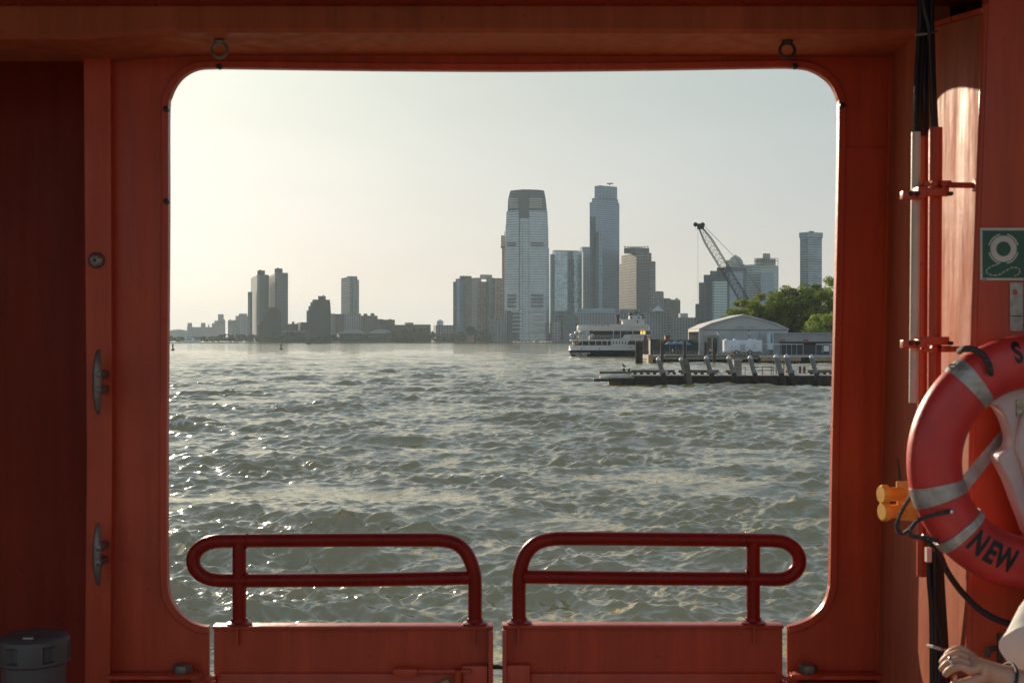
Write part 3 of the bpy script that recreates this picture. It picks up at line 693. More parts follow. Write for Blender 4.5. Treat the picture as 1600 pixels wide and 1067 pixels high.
# main deck house
MB().box(bx_(896), bx_(957), DS+1.3, DS+9, bz_(540), bz_(533)).build('main_deck_shade', M['shipshade'], ship)  # solid dark block standing for the shaded open deck
hs_ = MB().box(bx_(955), bx_(1019), DS+.25, DS+9.7, bz_(541), bz_(529)).build('main_deck_house', M['shipwhite'], ship)
for k in range(5): MB().box(bx_(957.8+k*4.75), bx_(959.3+k*4.75), DS+.1, DS+.3, bz_(537.5), bz_(533.5)).build('porthole', M['glassdark'], ship, bevel=.08)
MB().xz([(bx_(980.5), bz_(538.5)), (bx_(982), bz_(534)), (bx_(984), bz_(532.5)), (bx_(994), bz_(532.5)), (bx_(994), bz_(538.5))], DS+.08, DS+.3).build('window_band', M['glassdark'], ship)
for px_ in (897, 909.5, 920, 930.5, 940, 948.5): MB().box(bx_(px_), bx_(px_+.9), DS+.2, DS+.5, bz_(540), bz_(532.5)).build('post', M['shipwhite'], ship)
MB().xz([(bx_(894), bz_(539.5)), (bx_(899), bz_(539.5)), (bx_(911), bz_(532)), (bx_(906), bz_(532))], DS+.3, DS+.7).build('stair', mat('stair_tan', (.40, .26, .18), .6), ship)
# upper deck slab, bulwark and a dark block for its shade
MB().loft([outline(0, 0, 891, 1018.5, 532.8), outline(0, 0, 891, 1018.5, 530.3)]).build('upper_deck', M['shipwhite'], ship)
MB().box(bx_(922), bx_(1017), DS+1.2, DS+9, bz_(531), bz_(517.2)).build('upper_deck_shade', M['shipshade'], ship)  # dark solid in place of the shade behind the upper rail
MB().xz([(bx_(968), bz_(530.5)), (bx_(973.5), bz_(527)), (bx_(976), bz_(523)), (bx_(984), bz_(522.6)), (bx_(1018.6), bz_(522.6)), (bx_(1018.6), bz_(530.5))], DS+.05, DS+.45).build('upper_bulwark', M['shipwhite'], ship)
for a_, b_ in ((974, 983.5), (989.5, 999.5), (1000.8, 1003.4), (1004.6, 1008), (1009.5, 1017)):
    lit = 1000 < a_ < 1006
    MB().box(bx_(a_), bx_(b_), DS+.1, DS+.5, bz_(522.3), bz_(517.3)).build('window', M['lampyellow'] if lit else M['glassdark'], ship)
for a_ in (958, 969, 988, 1008.4, 1017.3): MB().box(bx_(a_), bx_(a_+1.0), DS+.05, DS+.5, bz_(531), bz_(516.8)).build('post', M['shipwhite'], ship)
rl = MB()
for k in range(26): rl.box(bx_(906+k*2.5), bx_(906.25+k*2.5), DS+.05, DS+.12, bz_(530.5), bz_(524.3))
rl.box(bx_(905), bx_(970), DS+.03, DS+.13, bz_(524.6), bz_(524)).box(bx_(905), bx_(970), DS+.04, DS+.1, bz_(527.4), bz_(527.1))
rl.build('railing', M['shipwhite'], ship)
# people at the rail on deck, liferaft canisters on the stern
for i, (px_, py_) in enumerate(((893.5, 524), (901, 520.8), (907.5, 519.8), (918.5, 521.5), (925, 524.8), (905.5, 525.8), (911, 526))):
    cn = thing('liferaft_canister', ['leftmost white liferaft drum, lowest on the boat stern', 'white liferaft drum second from the left on the boat stern', 'topmost white liferaft drum on the boat stern rack', 'big white liferaft drum left of the dark deck opening', 'rightmost white liferaft drum on the boat stern rack', 'small white liferaft drum under the topmost one', 'small white liferaft drum between two big ones on the stern'][i], 'liferaft canister', (bx_(px_), DS+2, bz_(py_+3)), 'liferaft drums on the boat stern')
    rr = .75 if i < 5 else .55
    MB().lathe([(.1, 0), (rr*.8, .05), (rr, .3), (rr, 1.4), (rr*.8, 1.65), (.1, 1.7)], (bx_(px_), DS-.2+(i%2)*.5, bz_(py_)), 14, 'Y').build('shell', M['canister'], cn, smooth=True)
    MB().lathe([(rr*.32, -.06), (rr*.32, .1)], (bx_(px_)+.15, DS-.2+(i%2)*.5, bz_(py_+.6)), 10, 'Y').build('end_cap', M['shipshade'], cn)
    MB().box(bx_(px_)-.08, bx_(px_)+.08, DS+.6, DS+.8, bz_(531), bz_(py_)).build('bracket', M['shipwhite'], cn)
# roof
MB().loft([outline(0, 0, 902, 1014, 516.6), outline(0, 0, 902.5, 1013.5, 511), outline(0, 0, 903, 1012.5, 508.5), outline(0, 0, 905, 1010, 508)]).build('roof', M['shipwhite'], ship)
MB().box(bx_(953), bx_(1012), DS+.4, DS+.6, bz_(511), bz_(506.5)).build('roof_bulwark', M['shipwhite'], ship)
MB().box(bx_(974), bx_(1008), DS+2, DS+8, bz_(508), bz_(499.8)).build('wheelhouse_base', M['shipwhite'], ship)
MB().box(bx_(970), bx_(1009), DS+1.8, DS+8.2, bz_(499.8), bz_(498.9)).build('bridge_deck', M['shipwhite'], ship)
wh = MB().box(bx_(985), bx_(1004.5), DS+2.5, DS+7.5, bz_(498.9), bz_(492.8)).build('wheelhouse', M['shipwhite'], ship)
for a_ in (986, 997.5): MB().box(bx_(a_), bx_(a_+3), DS+2.4, DS+2.6, bz_(497.2), bz_(495)).build('window', M['glassdark'], wh)
MB().box(bx_(996.3), bx_(998), DS+1.9, DS+2.05, bz_(504.5), bz_(500.8)).build('door', M['glassdark'], ship)
MB().lathe([(.62, bz_(508)), (.55, bz_(495)), (.72, bz_(494.6)), (.72, bz_(491.5)), (.3, bz_(491.2))], (bx_(966.4), DS+3, 0), 14).build('funnel', M['shipshade'], ship)
MB().lathe([(.85, bz_(499)), (.85, bz_(490.5)), (.5, bz_(490.2))], (bx_(1004), DS+5, 0), 12).build('funnel', M['shipshade'], ship)
ms = MB().tube([(bx_(996), DS+5, bz_(493)), (bx_(996), DS+5, bz_(484))], .14, 6).tube([(bx_(991), DS+5, bz_(488.5)), (bx_(1001), DS+5, bz_(488.5))], .1, 6)
ms.tube([(bx_(1002), DS+5, bz_(493)), (bx_(1002), DS+5, bz_(487))], .1, 6).tube([(bx_(989), DS+5, bz_(493)), (bx_(989), DS+5, bz_(489))], .1, 6)
ms.build('mast', M['shipshade'], ship)
MB().box(bx_(993.5), bx_(998.5), DS+4.7, DS+5.3, bz_(487.2), bz_(486.2)).build('radar', M['shipshade'], ship)
MB().blob((bx_(987), DS+4, bz_(491.3)), .8, .8, .7).build('searchlight', M['shipshade'], ship, smooth=True)
for px_ in (905.5, 921, 930, 941, 949.5): MB().box(bx_(px_), bx_(px_+1.8), DS+.02, DS+.3, bz_(509.8), bz_(508.4)).build('roof_vent', mat('faded_pink', (.40, .22, .20), .6), ship)
for px_, py_ in ((907.5, 545.5), (936, 545.5), (985, 543.5)): MB().box(bx_(px_), bx_(px_+1.4), DS-.12, DS+.3, bz_(py_+.8), bz_(py_-1)).build('scupper', M['shipshade'], ship)

def text_mesh(txt, size, extrude=.001, bold=0.0):
    cu = bpy.data.curves.new('writing', 'FONT'); cu.body = txt; cu.size = size; cu.extrude = extrude; cu.offset = bold
    cu.align_x = 'CENTER'; cu.align_y = 'CENTER'; cu.resolution_u = 3
    o = bpy.data.objects.new('writing', cu); COL.objects.link(o)
    bpy.context.view_layer.update()
    me = bpy.data.meshes.new_from_object(o.evaluated_get(bpy.context.evaluated_depsgraph_get()))
    bpy.data.objects.remove(o); bpy.data.curves.remove(cu)
    return me
def sign_text(txt, size, loc, rot, m, parent, name='lettering', bold=0.0, ext=.002):
    me = text_mesh(txt, size, ext, bold); me.name = name
    me.materials.clear(); me.materials.append(m)
    o = bpy.data.objects.new(name, me); COL.objects.link(o); o.parent = parent
    off = Vector((0, 0, 0)); q = parent
    while q is not None: off += q.location; q = q.parent
    o.location = Vector(loc) - off; o.rotation_euler = rot
    return o
sign_text('LADY LIBERTY', .95, (bx_(908.5), DS-.25, bz_(552.5)), (R(90), 0, 0), M['lettering'], ship, bold=.02, ext=.05)
sign_text('NEW YORK', .75, (bx_(908.5), DS-.20, bz_(555.7)), (R(90), 0, 0), M['lettering'], ship, bold=.02, ext=.05)
sign_text('STATUE CRUISES', .80, (bx_(1005), DS-.02, bz_(526.5)), (R(90), 0, 0), M['redletter'], ship, ext=.03)

# ------------------------------------------------------------------ battery park shore, docks, tent
M['dockwood'] = mat('weathered_timber', (.15, .12, .09), .85, nscale=1.2, var=.4, bump=.02, bscale=5)
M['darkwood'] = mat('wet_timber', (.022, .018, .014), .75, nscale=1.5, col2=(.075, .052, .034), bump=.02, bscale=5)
M['tan'] = mat('tan_dock_edge', (.40, .27, .17), .8, nscale=.7, var=.25)
M['pile'] = mat('grey_pile', (.20, .20, .20), .7, nscale=2, var=.25, bump=.01, bscale=8)
M['concrete'] = mat('dock_concrete', (.30, .27, .23), .85, nscale=1, var=.25)
M['tentwhite'] = mat('tent_fabric', (.50, .48, .44), .75, nscale=.2, var=.06)
M['boxgrey'] = mat('grey_cabin_wall', (.36, .34, .31), .6, nscale=.3)
M['rust'] = mat('rusty_steel', (.16, .06, .03), .8, nscale=3, var=.5)
sheet('park_ground', [(X(1052, 352), 352), (X(1046, 345), 345), (X(1206, 330), 330), (700, 330), (900, 800), (150, 800), (X(1060, 470), 470)], -2, 1.9, M['pave'])
# berth pier on dark piles between boat and park
D1 = 322
pr = thing('timber_pier', 'low timber and concrete pier with dark shadowed underside in front of the tent', 'pier', (X(1100, D1), D1, 0))
MB().box(X(1014, D1), X(1192, D1), D1, D1+26, .95, 1.9).build('deck', M['concrete'], pr)
MB().box(X(1014, D1)+.3, X(1192, D1), D1+.6, D1+25.5, -1.2, .93).build('underside', M['darkwood'], pr)  # solid dark block stands for the shade under the deck
for k in range(20): MB().tube([(X(1016+k*9.0, D1), D1+.3, -1), (X(1016+k*9.0, D1), D1+.3, 1.1)], .24, 8).build('pile', M['darkwood'], pr)
MB().box(X(1012.8, D1), X(1020, D1), D1-.4, D1+3, -.4, 2.1).build('fender', M['tan'], pr)
MB().box(X(1040, D1), X(1190, D1), D1-.12, D1+.05, 1.55, 2.0).build('kerb', mat('mossy_kerb', (.17, .15, .06), .85, nscale=.6), pr)
rl = MB()
for k in range(34): rl.box(X(1022+k*5, D1), X(1022.5+k*5, D1), D1+.5, D1+.6, 1.9, 2.95)
for zz in (2.4, 2.9): rl.box(X(1020, D1), X(1190, D1), D1+.45, D1+.62, zz, zz+.08)
rl.build('railing', M['concrete'], pr)
# second pier with tan edge on the right
D2 = 318
p2 = thing('timber_pier', 'tan edged pier on short piles beside the glass railed fence at the right', 'pier', (X(1245, D2), D2, 0))
for a_, b_ in ((1190, 1251.5), (1271, 1330)):
    MB().box(X(a_, D2), X(b_, D2), D2, D2+1.2, .62, 1.5).build('fascia', M['tan'], p2)
    k = a_ + 3
    while k < b_: MB().box(X(k, D2), X(k+1.5, D2), D2+.2, D2+.9, -.8, .66).build('pile', M['dockwood'], p2); k += 4.6
MB().box(X(1189, D2), X(1330, D2), D2-.1, D2+20, 1.5, 1.8).build('deck', mat('pale_dock_top', (.42, .36, .28), .8, nscale=.5), p2)
MB().box(X(1190, D2), X(1330, D2), D2+1.4, D2+18, -1.2, 1.48).build('underside', M['darkwood'], p2)  # dark filler in place of the shade beneath this pier
# wood posts standing in the water before the pier
G = 'tall dark mooring posts'
def post(label, px, y0, y1, d, r=.32, lean=0, m='darkwood', group=None, cap=False, nm='mooring_post'):
    x0, x1 = X(px, d), X(px+lean, d)
    rt = thing(nm, label, 'mooring post', (x0, d, -1), group)
    zt = Z(y0, d); zb = Z(y1, d)
    sl_ = (x1-x0)/(zb-zt)
    b0 = zb - 1.5
    MB().tube([(x0 + sl_*(b0-zt), d, b0), (x0, d, zt-.3)], r, 12).build('shaft', M[m], rt, smooth=True)
    if cap:
        MB().loft([[(x0 + q*math.cos(2*math.pi*k/12), d + q*math.sin(2*math.pi*k/12), h) for k in range(12)] for q, h in ((r*1.04, zt-.36), (r*1.06, zt-.26), (r*.75, zt-.06), (r*.10, zt+.14))]).build('cap', M['pilecap'], rt)
        MB().tube([(x0 + sl_*(b0-zt), d-.02, b0), (x0 + sl_*(b0+2.1-zt), d-.02, b0+2.1)], r*1.06, 12).build('wet_base', M['darkwood'], rt, smooth=True)
    else: MB().tube([(x0, d, zt-.32), (x0, d, zt)], r*.9, 12).build('top', M['dockwood'], rt)
    return rt
M['pilecap'] = mat('pile_cap', (.50, .50, .50), .5, nscale=3)
for px_, t_, lb in ((994.8, 532.5, 'left dark timber post of the tight cluster in front of the boat'), (999.2, 532, 'middle dark timber post of the tight cluster in front of the boat'), (1002.0, 533, 'right dark timber post of the tight cluster in front of the boat')): post(lb, px_, t_, 570, 318, .36, 0, group='cluster of three posts before the boat')
for px_, t_, lb in ((1006, 531, 'brown timber post just right of the dark cluster of three'), (1010.5, 530, 'brown timber post furthest right behind the dark cluster of three')): post(lb, px_, t_, 562, 350, .4, 0, 'dockwood', group='pair of posts behind the cluster')
post('rust brown timber post standing against the cruise boat bow', 1008.5, 524, 548, 400, .5, 0, 'rust')
for px_, t_, lb in ((1034.5, 534, 'tall dark timber post at the left end of the pier railing'), (1069.8, 532, 'tall dark timber post before the blue umbrellas'), (1102.3, 534, 'tall dark timber post before the left edge of the tent'), (1115.5, 531.5, 'tall dark timber post before the tent entrance')): post(lb, px_, t_, 566, 316, .38, 0, group='posts along the pier railing')
PL = ['leaning white capped pile leftmost of the row, in front of the timber pier end', 'leaning white capped pile beside the brown uncapped pile', 'leaning white capped pile before the pale driftwood tangle', 'leaning white capped pile just left of the concrete block',
      'leaning white capped pile just right of the concrete block', 'thick leaning white capped pile, left one of the close pair', 'thick leaning white capped pile, right one of the close pair', 'leaning white capped pile at the right end beside the two bollards']
# leaning capped piles along the long low fender pier
DP = 166.0
for i, (px_, t_) in enumerate(((1029, 558.5), (1064.5, 559), (1104, 556.5), (1139, 556.5), (1172, 556), (1213, 554.5), (1229, 554.5), (1268, 555))):
    post(PL[i], px_, t_, 590, DP-.42 if i not in (5, 6) else DP-.46, .30 if i not in (5, 6) else .35, 9, 'pile', 'leaning grey piles along the fender pier', True, 'capped_pile')
post('brown uncapped timber pile leaning beside the second grey pile', 1071.5, 560, 592, DP-.5, .40, 5, 'dockwood')
fp = thing('fender_pier', 'long low dark timber fender pier lying on the water with leaning piles', 'pier', (X(1115, DP), DP, 0))
def fz(py): return Z(py, DP)
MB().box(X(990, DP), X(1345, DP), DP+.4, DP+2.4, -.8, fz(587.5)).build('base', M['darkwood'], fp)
MB().box(X(992, DP), X(1345, DP), DP-.1, DP+.35, fz(601), fz(588.5)).build('face_timber', M['darkwood'], fp)
MB().box(X(986, DP), X(1345, DP), DP+.3, DP+3.6, fz(587.5), fz(586.2)).build('walkway', mat('pale_planks', (.40, .34, .30), .8, nscale=2, var=.3), fp)
for a_, b_ in ((990, 1060), (1066, 1131), (1141, 1150), (1237, 1251), (1272, 1345)):
    MB().box(X(a_, DP), X(b_, DP), DP+3.7, DP+4.3, fz(583.4), fz(579)).build('upper_timber', M['dockwood'], fp)
    k = a_ + 4
    while k < b_ - 2: MB().box(X(k, DP), X(k+5, DP), DP+3.75, DP+4.25, fz(586.5), fz(583.5)).build('chock', M['darkwood'], fp); k += 10.5
MB().box(X(939, DP), X(990, DP), DP+2.9, DP+4.2, fz(585), fz(581)).build('end_timber', M['dockwood'], fp)
MB().box(X(938.5, DP), X(992, DP), DP+.3, DP+2.9, fz(591), fz(588.8)).build('end_planks', mat('sunlit_planks', (.42, .38, .33), .8, nscale=2, var=.3), fp)
MB().box(X(928, DP), X(975, DP), DP-.1, DP+.5, fz(596), fz(591.5)).build('end_timber', M['darkwood'], fp)
MB().box(X(952, DP), X(989, DP), DP+.6, DP+2.6, -.8, fz(590)).build('end_block', mat('sunlit_brown_timber', (.26, .20, .14), .85, nscale=2, var=.4), fp)
MB().box(X(975, DP), X(991, DP), DP, DP+.5, fz(600), fz(592)).build('end_timber', M['darkwood'], fp)
cb = thing('concrete_block', 'square concrete block on the fender pier between two grey piles', 'concrete block', (X(1156, DP), DP+2, fz(586.2)))
MB().box(X(1150, DP), X(1162, DP), DP+1.4, DP+2.6, fz(586.2), fz(564)).build('pedestal', M['concrete'], cb, bevel=.06)
MB().box(X(1149, DP), X(1163.5, DP), DP+1.2, DP+2.8, fz(564), fz(562.2)).build('top', M['concrete'], cb)
gr = thing('guard_rail', 'rusty metal guard rail on the fender pier right of the concrete block', 'railing', (X(1195, DP), DP+1.2, fz(586.2)))
for i, px_ in enumerate((1148, 1152, 1167, 1180, 1194, 1208, 1211)): MB().tube([(X(px_, DP), DP+1.2, fz(586.2)), (X(px_, DP), DP+1.2, fz(573.4))], .05, 6).build('post', M['rust'] if px_ > 1175 else M['concrete'], gr)
for y_ in (573.6, 579): MB().tube([(X(1180, DP), DP+1.2, fz(y_)), (X(1211, DP), DP+1.2, fz(y_))], .045, 6).build('rail', M['rust'], gr)
fr_ = thing('metal_frame', 'white and orange metal landing frame between two leaning piles', 'metal frame', (X(1222, DP), DP+1.6, fz(586)))
for a_, b_, c_, d_ in ((1217, 568, 1217, 586), (1229, 568, 1229, 586), (1217, 568.3, 1229, 568.3), (1219, 578, 1226, 574)): MB().tube([(X(a_, DP), DP+1.7, fz(b_)), (X(c_, DP), DP+1.7, fz(d_))], .08, 6).build('bar', M['tan'], fr_)
MB().box(X(1222, DP), X(1229, DP), DP+1.9, DP+2.1, fz(582), fz(575.5)).build('panel', M['ltgrey'], fr_)
G = 'short dark bollards on the fender pier'
for px_, t_, b_, y0_ in ((978.3, 577, 583, 3.3), (986.5, 577.3, 583, 3.3), (1256, 573.5, 582, 2.2), (1262.8, 573.8, 582, 2.2)):
    q = thing('bollard', {978.3: 'short dark bollard near the pier tip with the dark bird on it', 986.5: 'short dark bollard near the pier tip, right of the bird', 1256: 'short dark bollard with a white gull near the right end', 1262.8: 'short dark bollard right of the one with the gull'}[px_], 'bollard', (X(px_, DP), DP+y0_, fz(b_)), G)
    MB().lathe([(.16, fz(b_+2)), (.16, fz(t_+2)), (.18, fz(t_+1.8)), (.18, fz(t_))], (X(px_, DP), DP+y0_, 0), 10).build('post', M['rust'], q)
    MB().lathe([(.19, fz(t_)), (.15, fz(t_-.6))], (X(px_, DP), DP+y0_, 0), 10).build('cap', M['darkwood'], q)
def gull(label, px, py, m, dk=3.3, tall=False, d=DP):
    x0, z0 = X(px, d), Z(py, d); y0 = d+dk
    g = MB()
    k = 1.35 if tall else .9
    pts = [(-.20*k, 0, .10*k), (-.12*k, 0, .15*k), (0, 0, .22*k), (.08*k, 0, .30*k), (.12*k, 0, .40*k), (.18*k, 0, .42*k), (.24*k, 0, .40*k)]
    g.tube([(x0-a, y0, z0+c) for a, b, c in pts], .05, 8, radii=[.02, .07*k, .10*k, .07*k, .045*k, .05*k, .01])
    g.tube([(x0, y0, z0), (x0, y0, z0+.15*k)], .015, 5)
    o = g.build('bird', m, smooth=True); tag(o, label, 'bird')
gull('dark bird standing upright on a bollard at the pier tip', 978.3, 576, M['black'], tall=True)
gull('white gull standing on the upper timber of the fender pier', 1045, 585, M['boatwhite'], 1.9)
gull('white gull standing on a bollard beside the rightmost pile', 1256, 573, M['boatwhite'], 2.2)
db = MB()
rnd = random.Random(11)
for k in range(14):
    a = rnd.uniform(0, 6.28); c = Vector((X(1126, DP)+rnd.uniform(-.5, .5), DP+.25, fz(588)+rnd.uniform(-.2, .5)))
    v = Vector((math.cos(a), rnd.uniform(-.3, .1), math.sin(a)))*rnd.uniform(.2, .5); db.tube([c-v, c+v], .025, 5)
tag(db.build('driftwood', M['ltgrey']), 'tangle of pale driftwood branches caught on the fender pier', 'driftwood')

# tent
DT = 350
tt = thing('event_tent', 'large white arched marquee tent on the park waterfront', 'tent', (X(1162, DT), DT, 1.9))
gab = [(1092.5, 544), (1092.5, 513), (1096, 511), (1110, 505.6), (1135, 498.6), (1163, 491.3), (1192, 498.8), (1214, 505.6), (1230, 512), (1232, 514), (1232, 544)]
front = [(X(a, DT), Z(b, DT)) for a, b in gab]; front[0] = (front[0][0], 1.9); front[-1] = (front[-1][0], 1.9)
fr2 = [(max(x_, X(1099, DT)), z_) for x_, z_ in front]
MB().xz([(x_, z_-.15) for x_, z_ in front if True], DT+.35, DT+22).build('body', M['tentwhite'], tt)
MB().xz([(X(a, DT), Z(b, DT)) for a, b in ((1092, 513.5), (1110, 505.1), (1135, 498.1), (1163, 490.8), (1192, 498.3), (1214, 505.1), (1232.3, 513.5), (1232, 516), (1213, 507), (1190, 499.7), (1163, 493.8), (1135, 499.7), (1112, 507), (1094, 516))], DT-.1, DT+22.1).build('roof', M['tentwhite'], tt)
MB().box(X(1100, DT), X(1232, DT), DT+.2, DT+.4, Z(515.7, DT), Z(515, DT)).build('eave_beam', M['louvre'], tt)
for px_ in (1099.5, 1144, 1187): MB().box(X(px_, DT), X(px_+.9, DT), DT+.15, DT+.4, 3, Z(515, DT)).build('frame_post', M['ltgrey'], tt)
ent = MB().box(X(1103, DT), X(1121, DT), DT-.9, DT+.3, 1.9, Z(525.5, DT)).build('entrance', M['tentwhite'], tt)
for a_ in (1104.5, 1113): MB().box(X(a_, DT), X(a_+6.5, DT), DT-1.0, DT-.85, 1.9, Z(528, DT)).build('door', M['glassdark'], ent)
MB().xz([(X(1102, DT), Z(526, DT)), (X(1107, DT), Z(524, DT)), (X(1117, DT), Z(524, DT)), (X(1122, DT), Z(526, DT))], DT-1.3, DT-.2).build('canopy', M['tan'], ent)
for k in range(5): MB().box(X(1092.2, DT)-.08, X(1092.2, DT)+.05, DT+1+k*4, DT+4+k*4, 2.6, Z(518, DT)).build('side_window', M['glassdark'], tt)
for a_, b_ in ((1150, 1162), (1172, 1182)): MB().box(X(a_, DT), X(b_, DT), DT+.22, DT+.36, Z(511.5, DT), Z(510.5, DT)).build('vent_flap', M['boxgrey'], tt)

# white trailer
DW = 334
tr_ = thing('box_trailer', 'white box trailer with rows of dark vents parked before the tent', 'trailer', (X(1161, DW), DW, 1.9))
body = MB().box(X(1132, DW), X(1191, DW), DW, DW+2.6, Z(550, DW), Z(531.5, DW)).build('body', M['boatwhite'], tr_, bevel=.06)
MB().box(X(1131.6, DW), X(1137, DW), DW-.06, DW+2.66, Z(550, DW), Z(531, DW)).build('corner_post', M['boatwhite'], tr_)
for px_, w_ in ((1135.5, 2.2), (1149, 2.8), (1173, 3.8), (1180, 2.8)): MB().blob((X(px_, DW), DW+1, Z(531.5, DW)), w_*.167, .5, .38).build('roof_dome', M['boatwhite'], tr_, smooth=True)
for px_, py_ in ((1143, 541.5), (1148.5, 541.5), (1143, 547), (1155, 547.5), (1160.5, 544.5), (1167.5, 542), (1171, 545), (1178.5, 538.5), (1178.5, 542.8), (1185, 548.5)):
    MB().box(X(px_, DW), X(px_+1.3, DW), DW-.04, DW+.05, Z(py_+1, DW), Z(py_, DW)).build('vent', M['glassdark'], tr_)
MB().box(X(1156.5, DW), X(1165, DW), DW-.035, DW+.05, Z(549, DW), Z(538, DW)).build('hatch', M['ltgrey'], tr_)
MB().box(X(1139, DW), X(1145, DW), DW-.4, DW-.1, Z(556, DW), Z(551.5, DW)).build('orange_crate', mat('orange_plastic', (.75, .22, .03), .5), tr_)
for px_ in (1151, 1172): 
    w_ = MB().lathe([(.62, 0), (.68, .08), (.68, .34), (.62, .42)], (X(px_, DW), DW-.02, 2.55), 18, 'Y').build('wheel', M['black'], tr_)
    MB().lathe([(.3, -.03), (.3, .1)], (X(px_, DW), DW-.02, 2.55), 14, 'Y').build('hub', M['ltgrey'], w_)
MB().box(X(1146, DW), X(1190, DW), DW+.3, DW+2.3, Z(552.5, DW), Z(550, DW)).build('chassis', M['shipshade'], tr_)

# long grey cabin
DC = 345
cbn = thing('portable_cabin', 'long low grey cabin with dark awning line beside the tent', 'cabin', (X(1260, DC), DC, 1.9))
MB().box(X(1208, DC), X(1345, DC), DC, DC+7, 1.9, Z(521, DC)).build('wall', M['boxgrey'], cbn)
MB().box(X(1207, DC), X(1346, DC), DC-.25, DC+7.2, Z(521, DC), Z(519.8, DC)).build('roof', M['ltgrey'], cbn)
MB().box(X(1217, DC), X(1300, DC), DC-1.3, DC+.02, Z(535.5, DC), Z(533.8, DC)).build('awning', M['shipshade'], cbn)
MB().box(X(1219, DC), X(1296, DC), DC-.06, DC+.05, 1.9, Z(536, DC)).build('shopfront', M['shipshade'], cbn)
k1 = MB().box(X(1199.5, DC), X(1207, DC), DC-1.2, DC+1.4, Z(546, DC), Z(520.5, DC)).build('end_unit', M['boatwhite'], cbn)
MB().box(X(1202.5, DC), X(1205.8, DC), DC-1.28, DC-1.15, Z(536, DC), Z(521.5, DC)).build('panel', mat('blue_panel', (.16, .26, .34), .5), k1)
for a_ in (1219, 1255): MB().box(X(a_, DC), X(a_+8, DC), DC-.05, DC+.03, Z(533.3, DC), Z(530.3, DC)).build('faded_sign', M['redletter'], cbn)
# glass railed fence
DF = 326
fn = thing('railing_fence', 'thin white framed fence panels standing on the tan pier', 'fence', (X(1222, DF), DF, 1.8))
for a_ in [1191, 1199, 1208, 1220.5, 1229, 1237, 1245, 1255, 1275, 1285, 1297, 1309]: MB().tube([(X(a_, DF), DF, 1.8), (X(a_, DF), DF, Z(538, DF))], .05, 6).build('post', M['ltgrey'], fn)
for a_, b_ in ((1190, 1255.3), (1275, 1310)): MB().box(X(a_, DF), X(b_, DF), DF-.05, DF+.05, Z(538.3, DF), Z(537.3, DF)).build('top_rail', M['boatwhite'], fn)
MB().box(X(1287, DF), X(1295, DF), DF-.1, DF-.04, Z(549, DF), Z(540, DF)).build('notice_board', M['boatwhite'], fn)
# lamp posts
for px_, top, lb in ((1122, 517.5, 'black park lamp post left, beside the tent door'), (1170.5, 516, 'black park lamp post in front of the tent centre')):
    dL = 341; lp = thing('lamp_post', lb, 'lamp post', (X(px_, dL), dL, 1.9))
    zt = Z(top, dL)
    MB().lathe([(.22, 1.9), (.18, 2.4), (.09, 2.6), (.07, zt-1.1)], (X(px_, dL), dL, 0), 10).build('post', M['black'], lp)
    MB().lathe([(.12, zt-1.1), (.26, zt-.95), (.32, zt-.4)], (X(px_, dL), dL, 0), 10).build('lantern', M['boatwhite'], lp)
    MB().lathe([(.36, zt-.4), (.2, zt-.15), (.04, zt)], (X(px_, dL), dL, 0), 10).build('lantern_cap', M['black'], lp)
# cafe umbrellas, dark stall roofs and kiosk
DU = 340
G = 'blue cafe umbrellas'
M['bluecanvas'] = mat('blue_canvas', (.14, .22, .30), .8, nscale=2)
for px_, py_, lb in ((1046.5, 533.5, 'leftmost blue cafe umbrella of the row left of the tent'), (1056, 532.8, 'second blue cafe umbrella from the left in the row by the tent'), (1065.5, 533.2, 'third blue cafe umbrella from the left in the row by the tent'), (1072.5, 534, 'rightmost blue cafe umbrella, nearest the tent')):
    u = thing('cafe_umbrella', lb, 'umbrella', (X(px_, DU), DU, 1.9), G)
    zt = Z(py_, DU)
    MB().tube([(X(px_, DU), DU, 1.9), (X(px_, DU), DU, zt-.1)], .05, 6).build('pole', M['ltgrey'], u)
    MB().loft([[(X(px_, DU)+q*math.cos(2*math.pi*k/8), DU+q*math.sin(2*math.pi*k/8), h) for k in range(8)] for q, h in ((1.35, zt-.85), (1.4, zt-.72), (.7, zt-.25), (.08, zt))]).build('canopy', M['bluecanvas'], u)
st = thing('market_stall', 'long stall with ochre planting on top left of the tent', 'stall', (X(1055, 346), 346, 1.9))
MB().box(X(1030, 346), X(1091, 346), 346, 349, 1.9, Z(535.5, 346)).build('counter', M['shipshade'], st)
MB().box(X(1028, 346), X(1091, 346), 345.6, 349.4, Z(535.5, 346), Z(534.2, 346)).build('roof', M['roof'], st)
pl = MB(); rnd = random.Random(4)
for k in range(420):
    c = Vector((X(rnd.uniform(1030, 1091), 346), rnd.uniform(345.8, 349), Z(534, 346)+rnd.uniform(0, .55))); s_ = rnd.uniform(.12, .3)
    a = Vector((rnd.gauss(0, 1), rnd.gauss(0, 1), rnd.gauss(0, 1))).normalized()*s_; b_ = a.orthogonal().normalized()*s_*.7
    pl.add([c-a, c-b_, c+a, c+b_], [(0, 1, 2, 3)])
pl.build('planting', mat('ochre_plants', (.22, .13, .03), .8, nscale=2, col2=(.10, .12, .03)), st)
rk = thing('red_kiosk', 'small red kiosk behind the cafe umbrellas', 'kiosk', (X(1043, 352), 352, 1.9))
MB().box(X(1039.5, 352), X(1047, 352), 352, 354, 1.9, Z(525, 352)).build('wall', M['redsteel'], rk)
MB().box(X(1039, 352), X(1047.5, 352), 351.8, 354.2, Z(525, 352), Z(524, 352)).build('roof', M['roof'], rk)
ds_ = thing('gangway_tower', 'dark gangway structure at the boat landing', 'gangway', (X(1022, 335), 335, 0))
MB().box(X(1016, 335), X(1030, 335), 335, 339, 1.9, Z(531, 335)).build('housing', M['shipshade'], ds_)
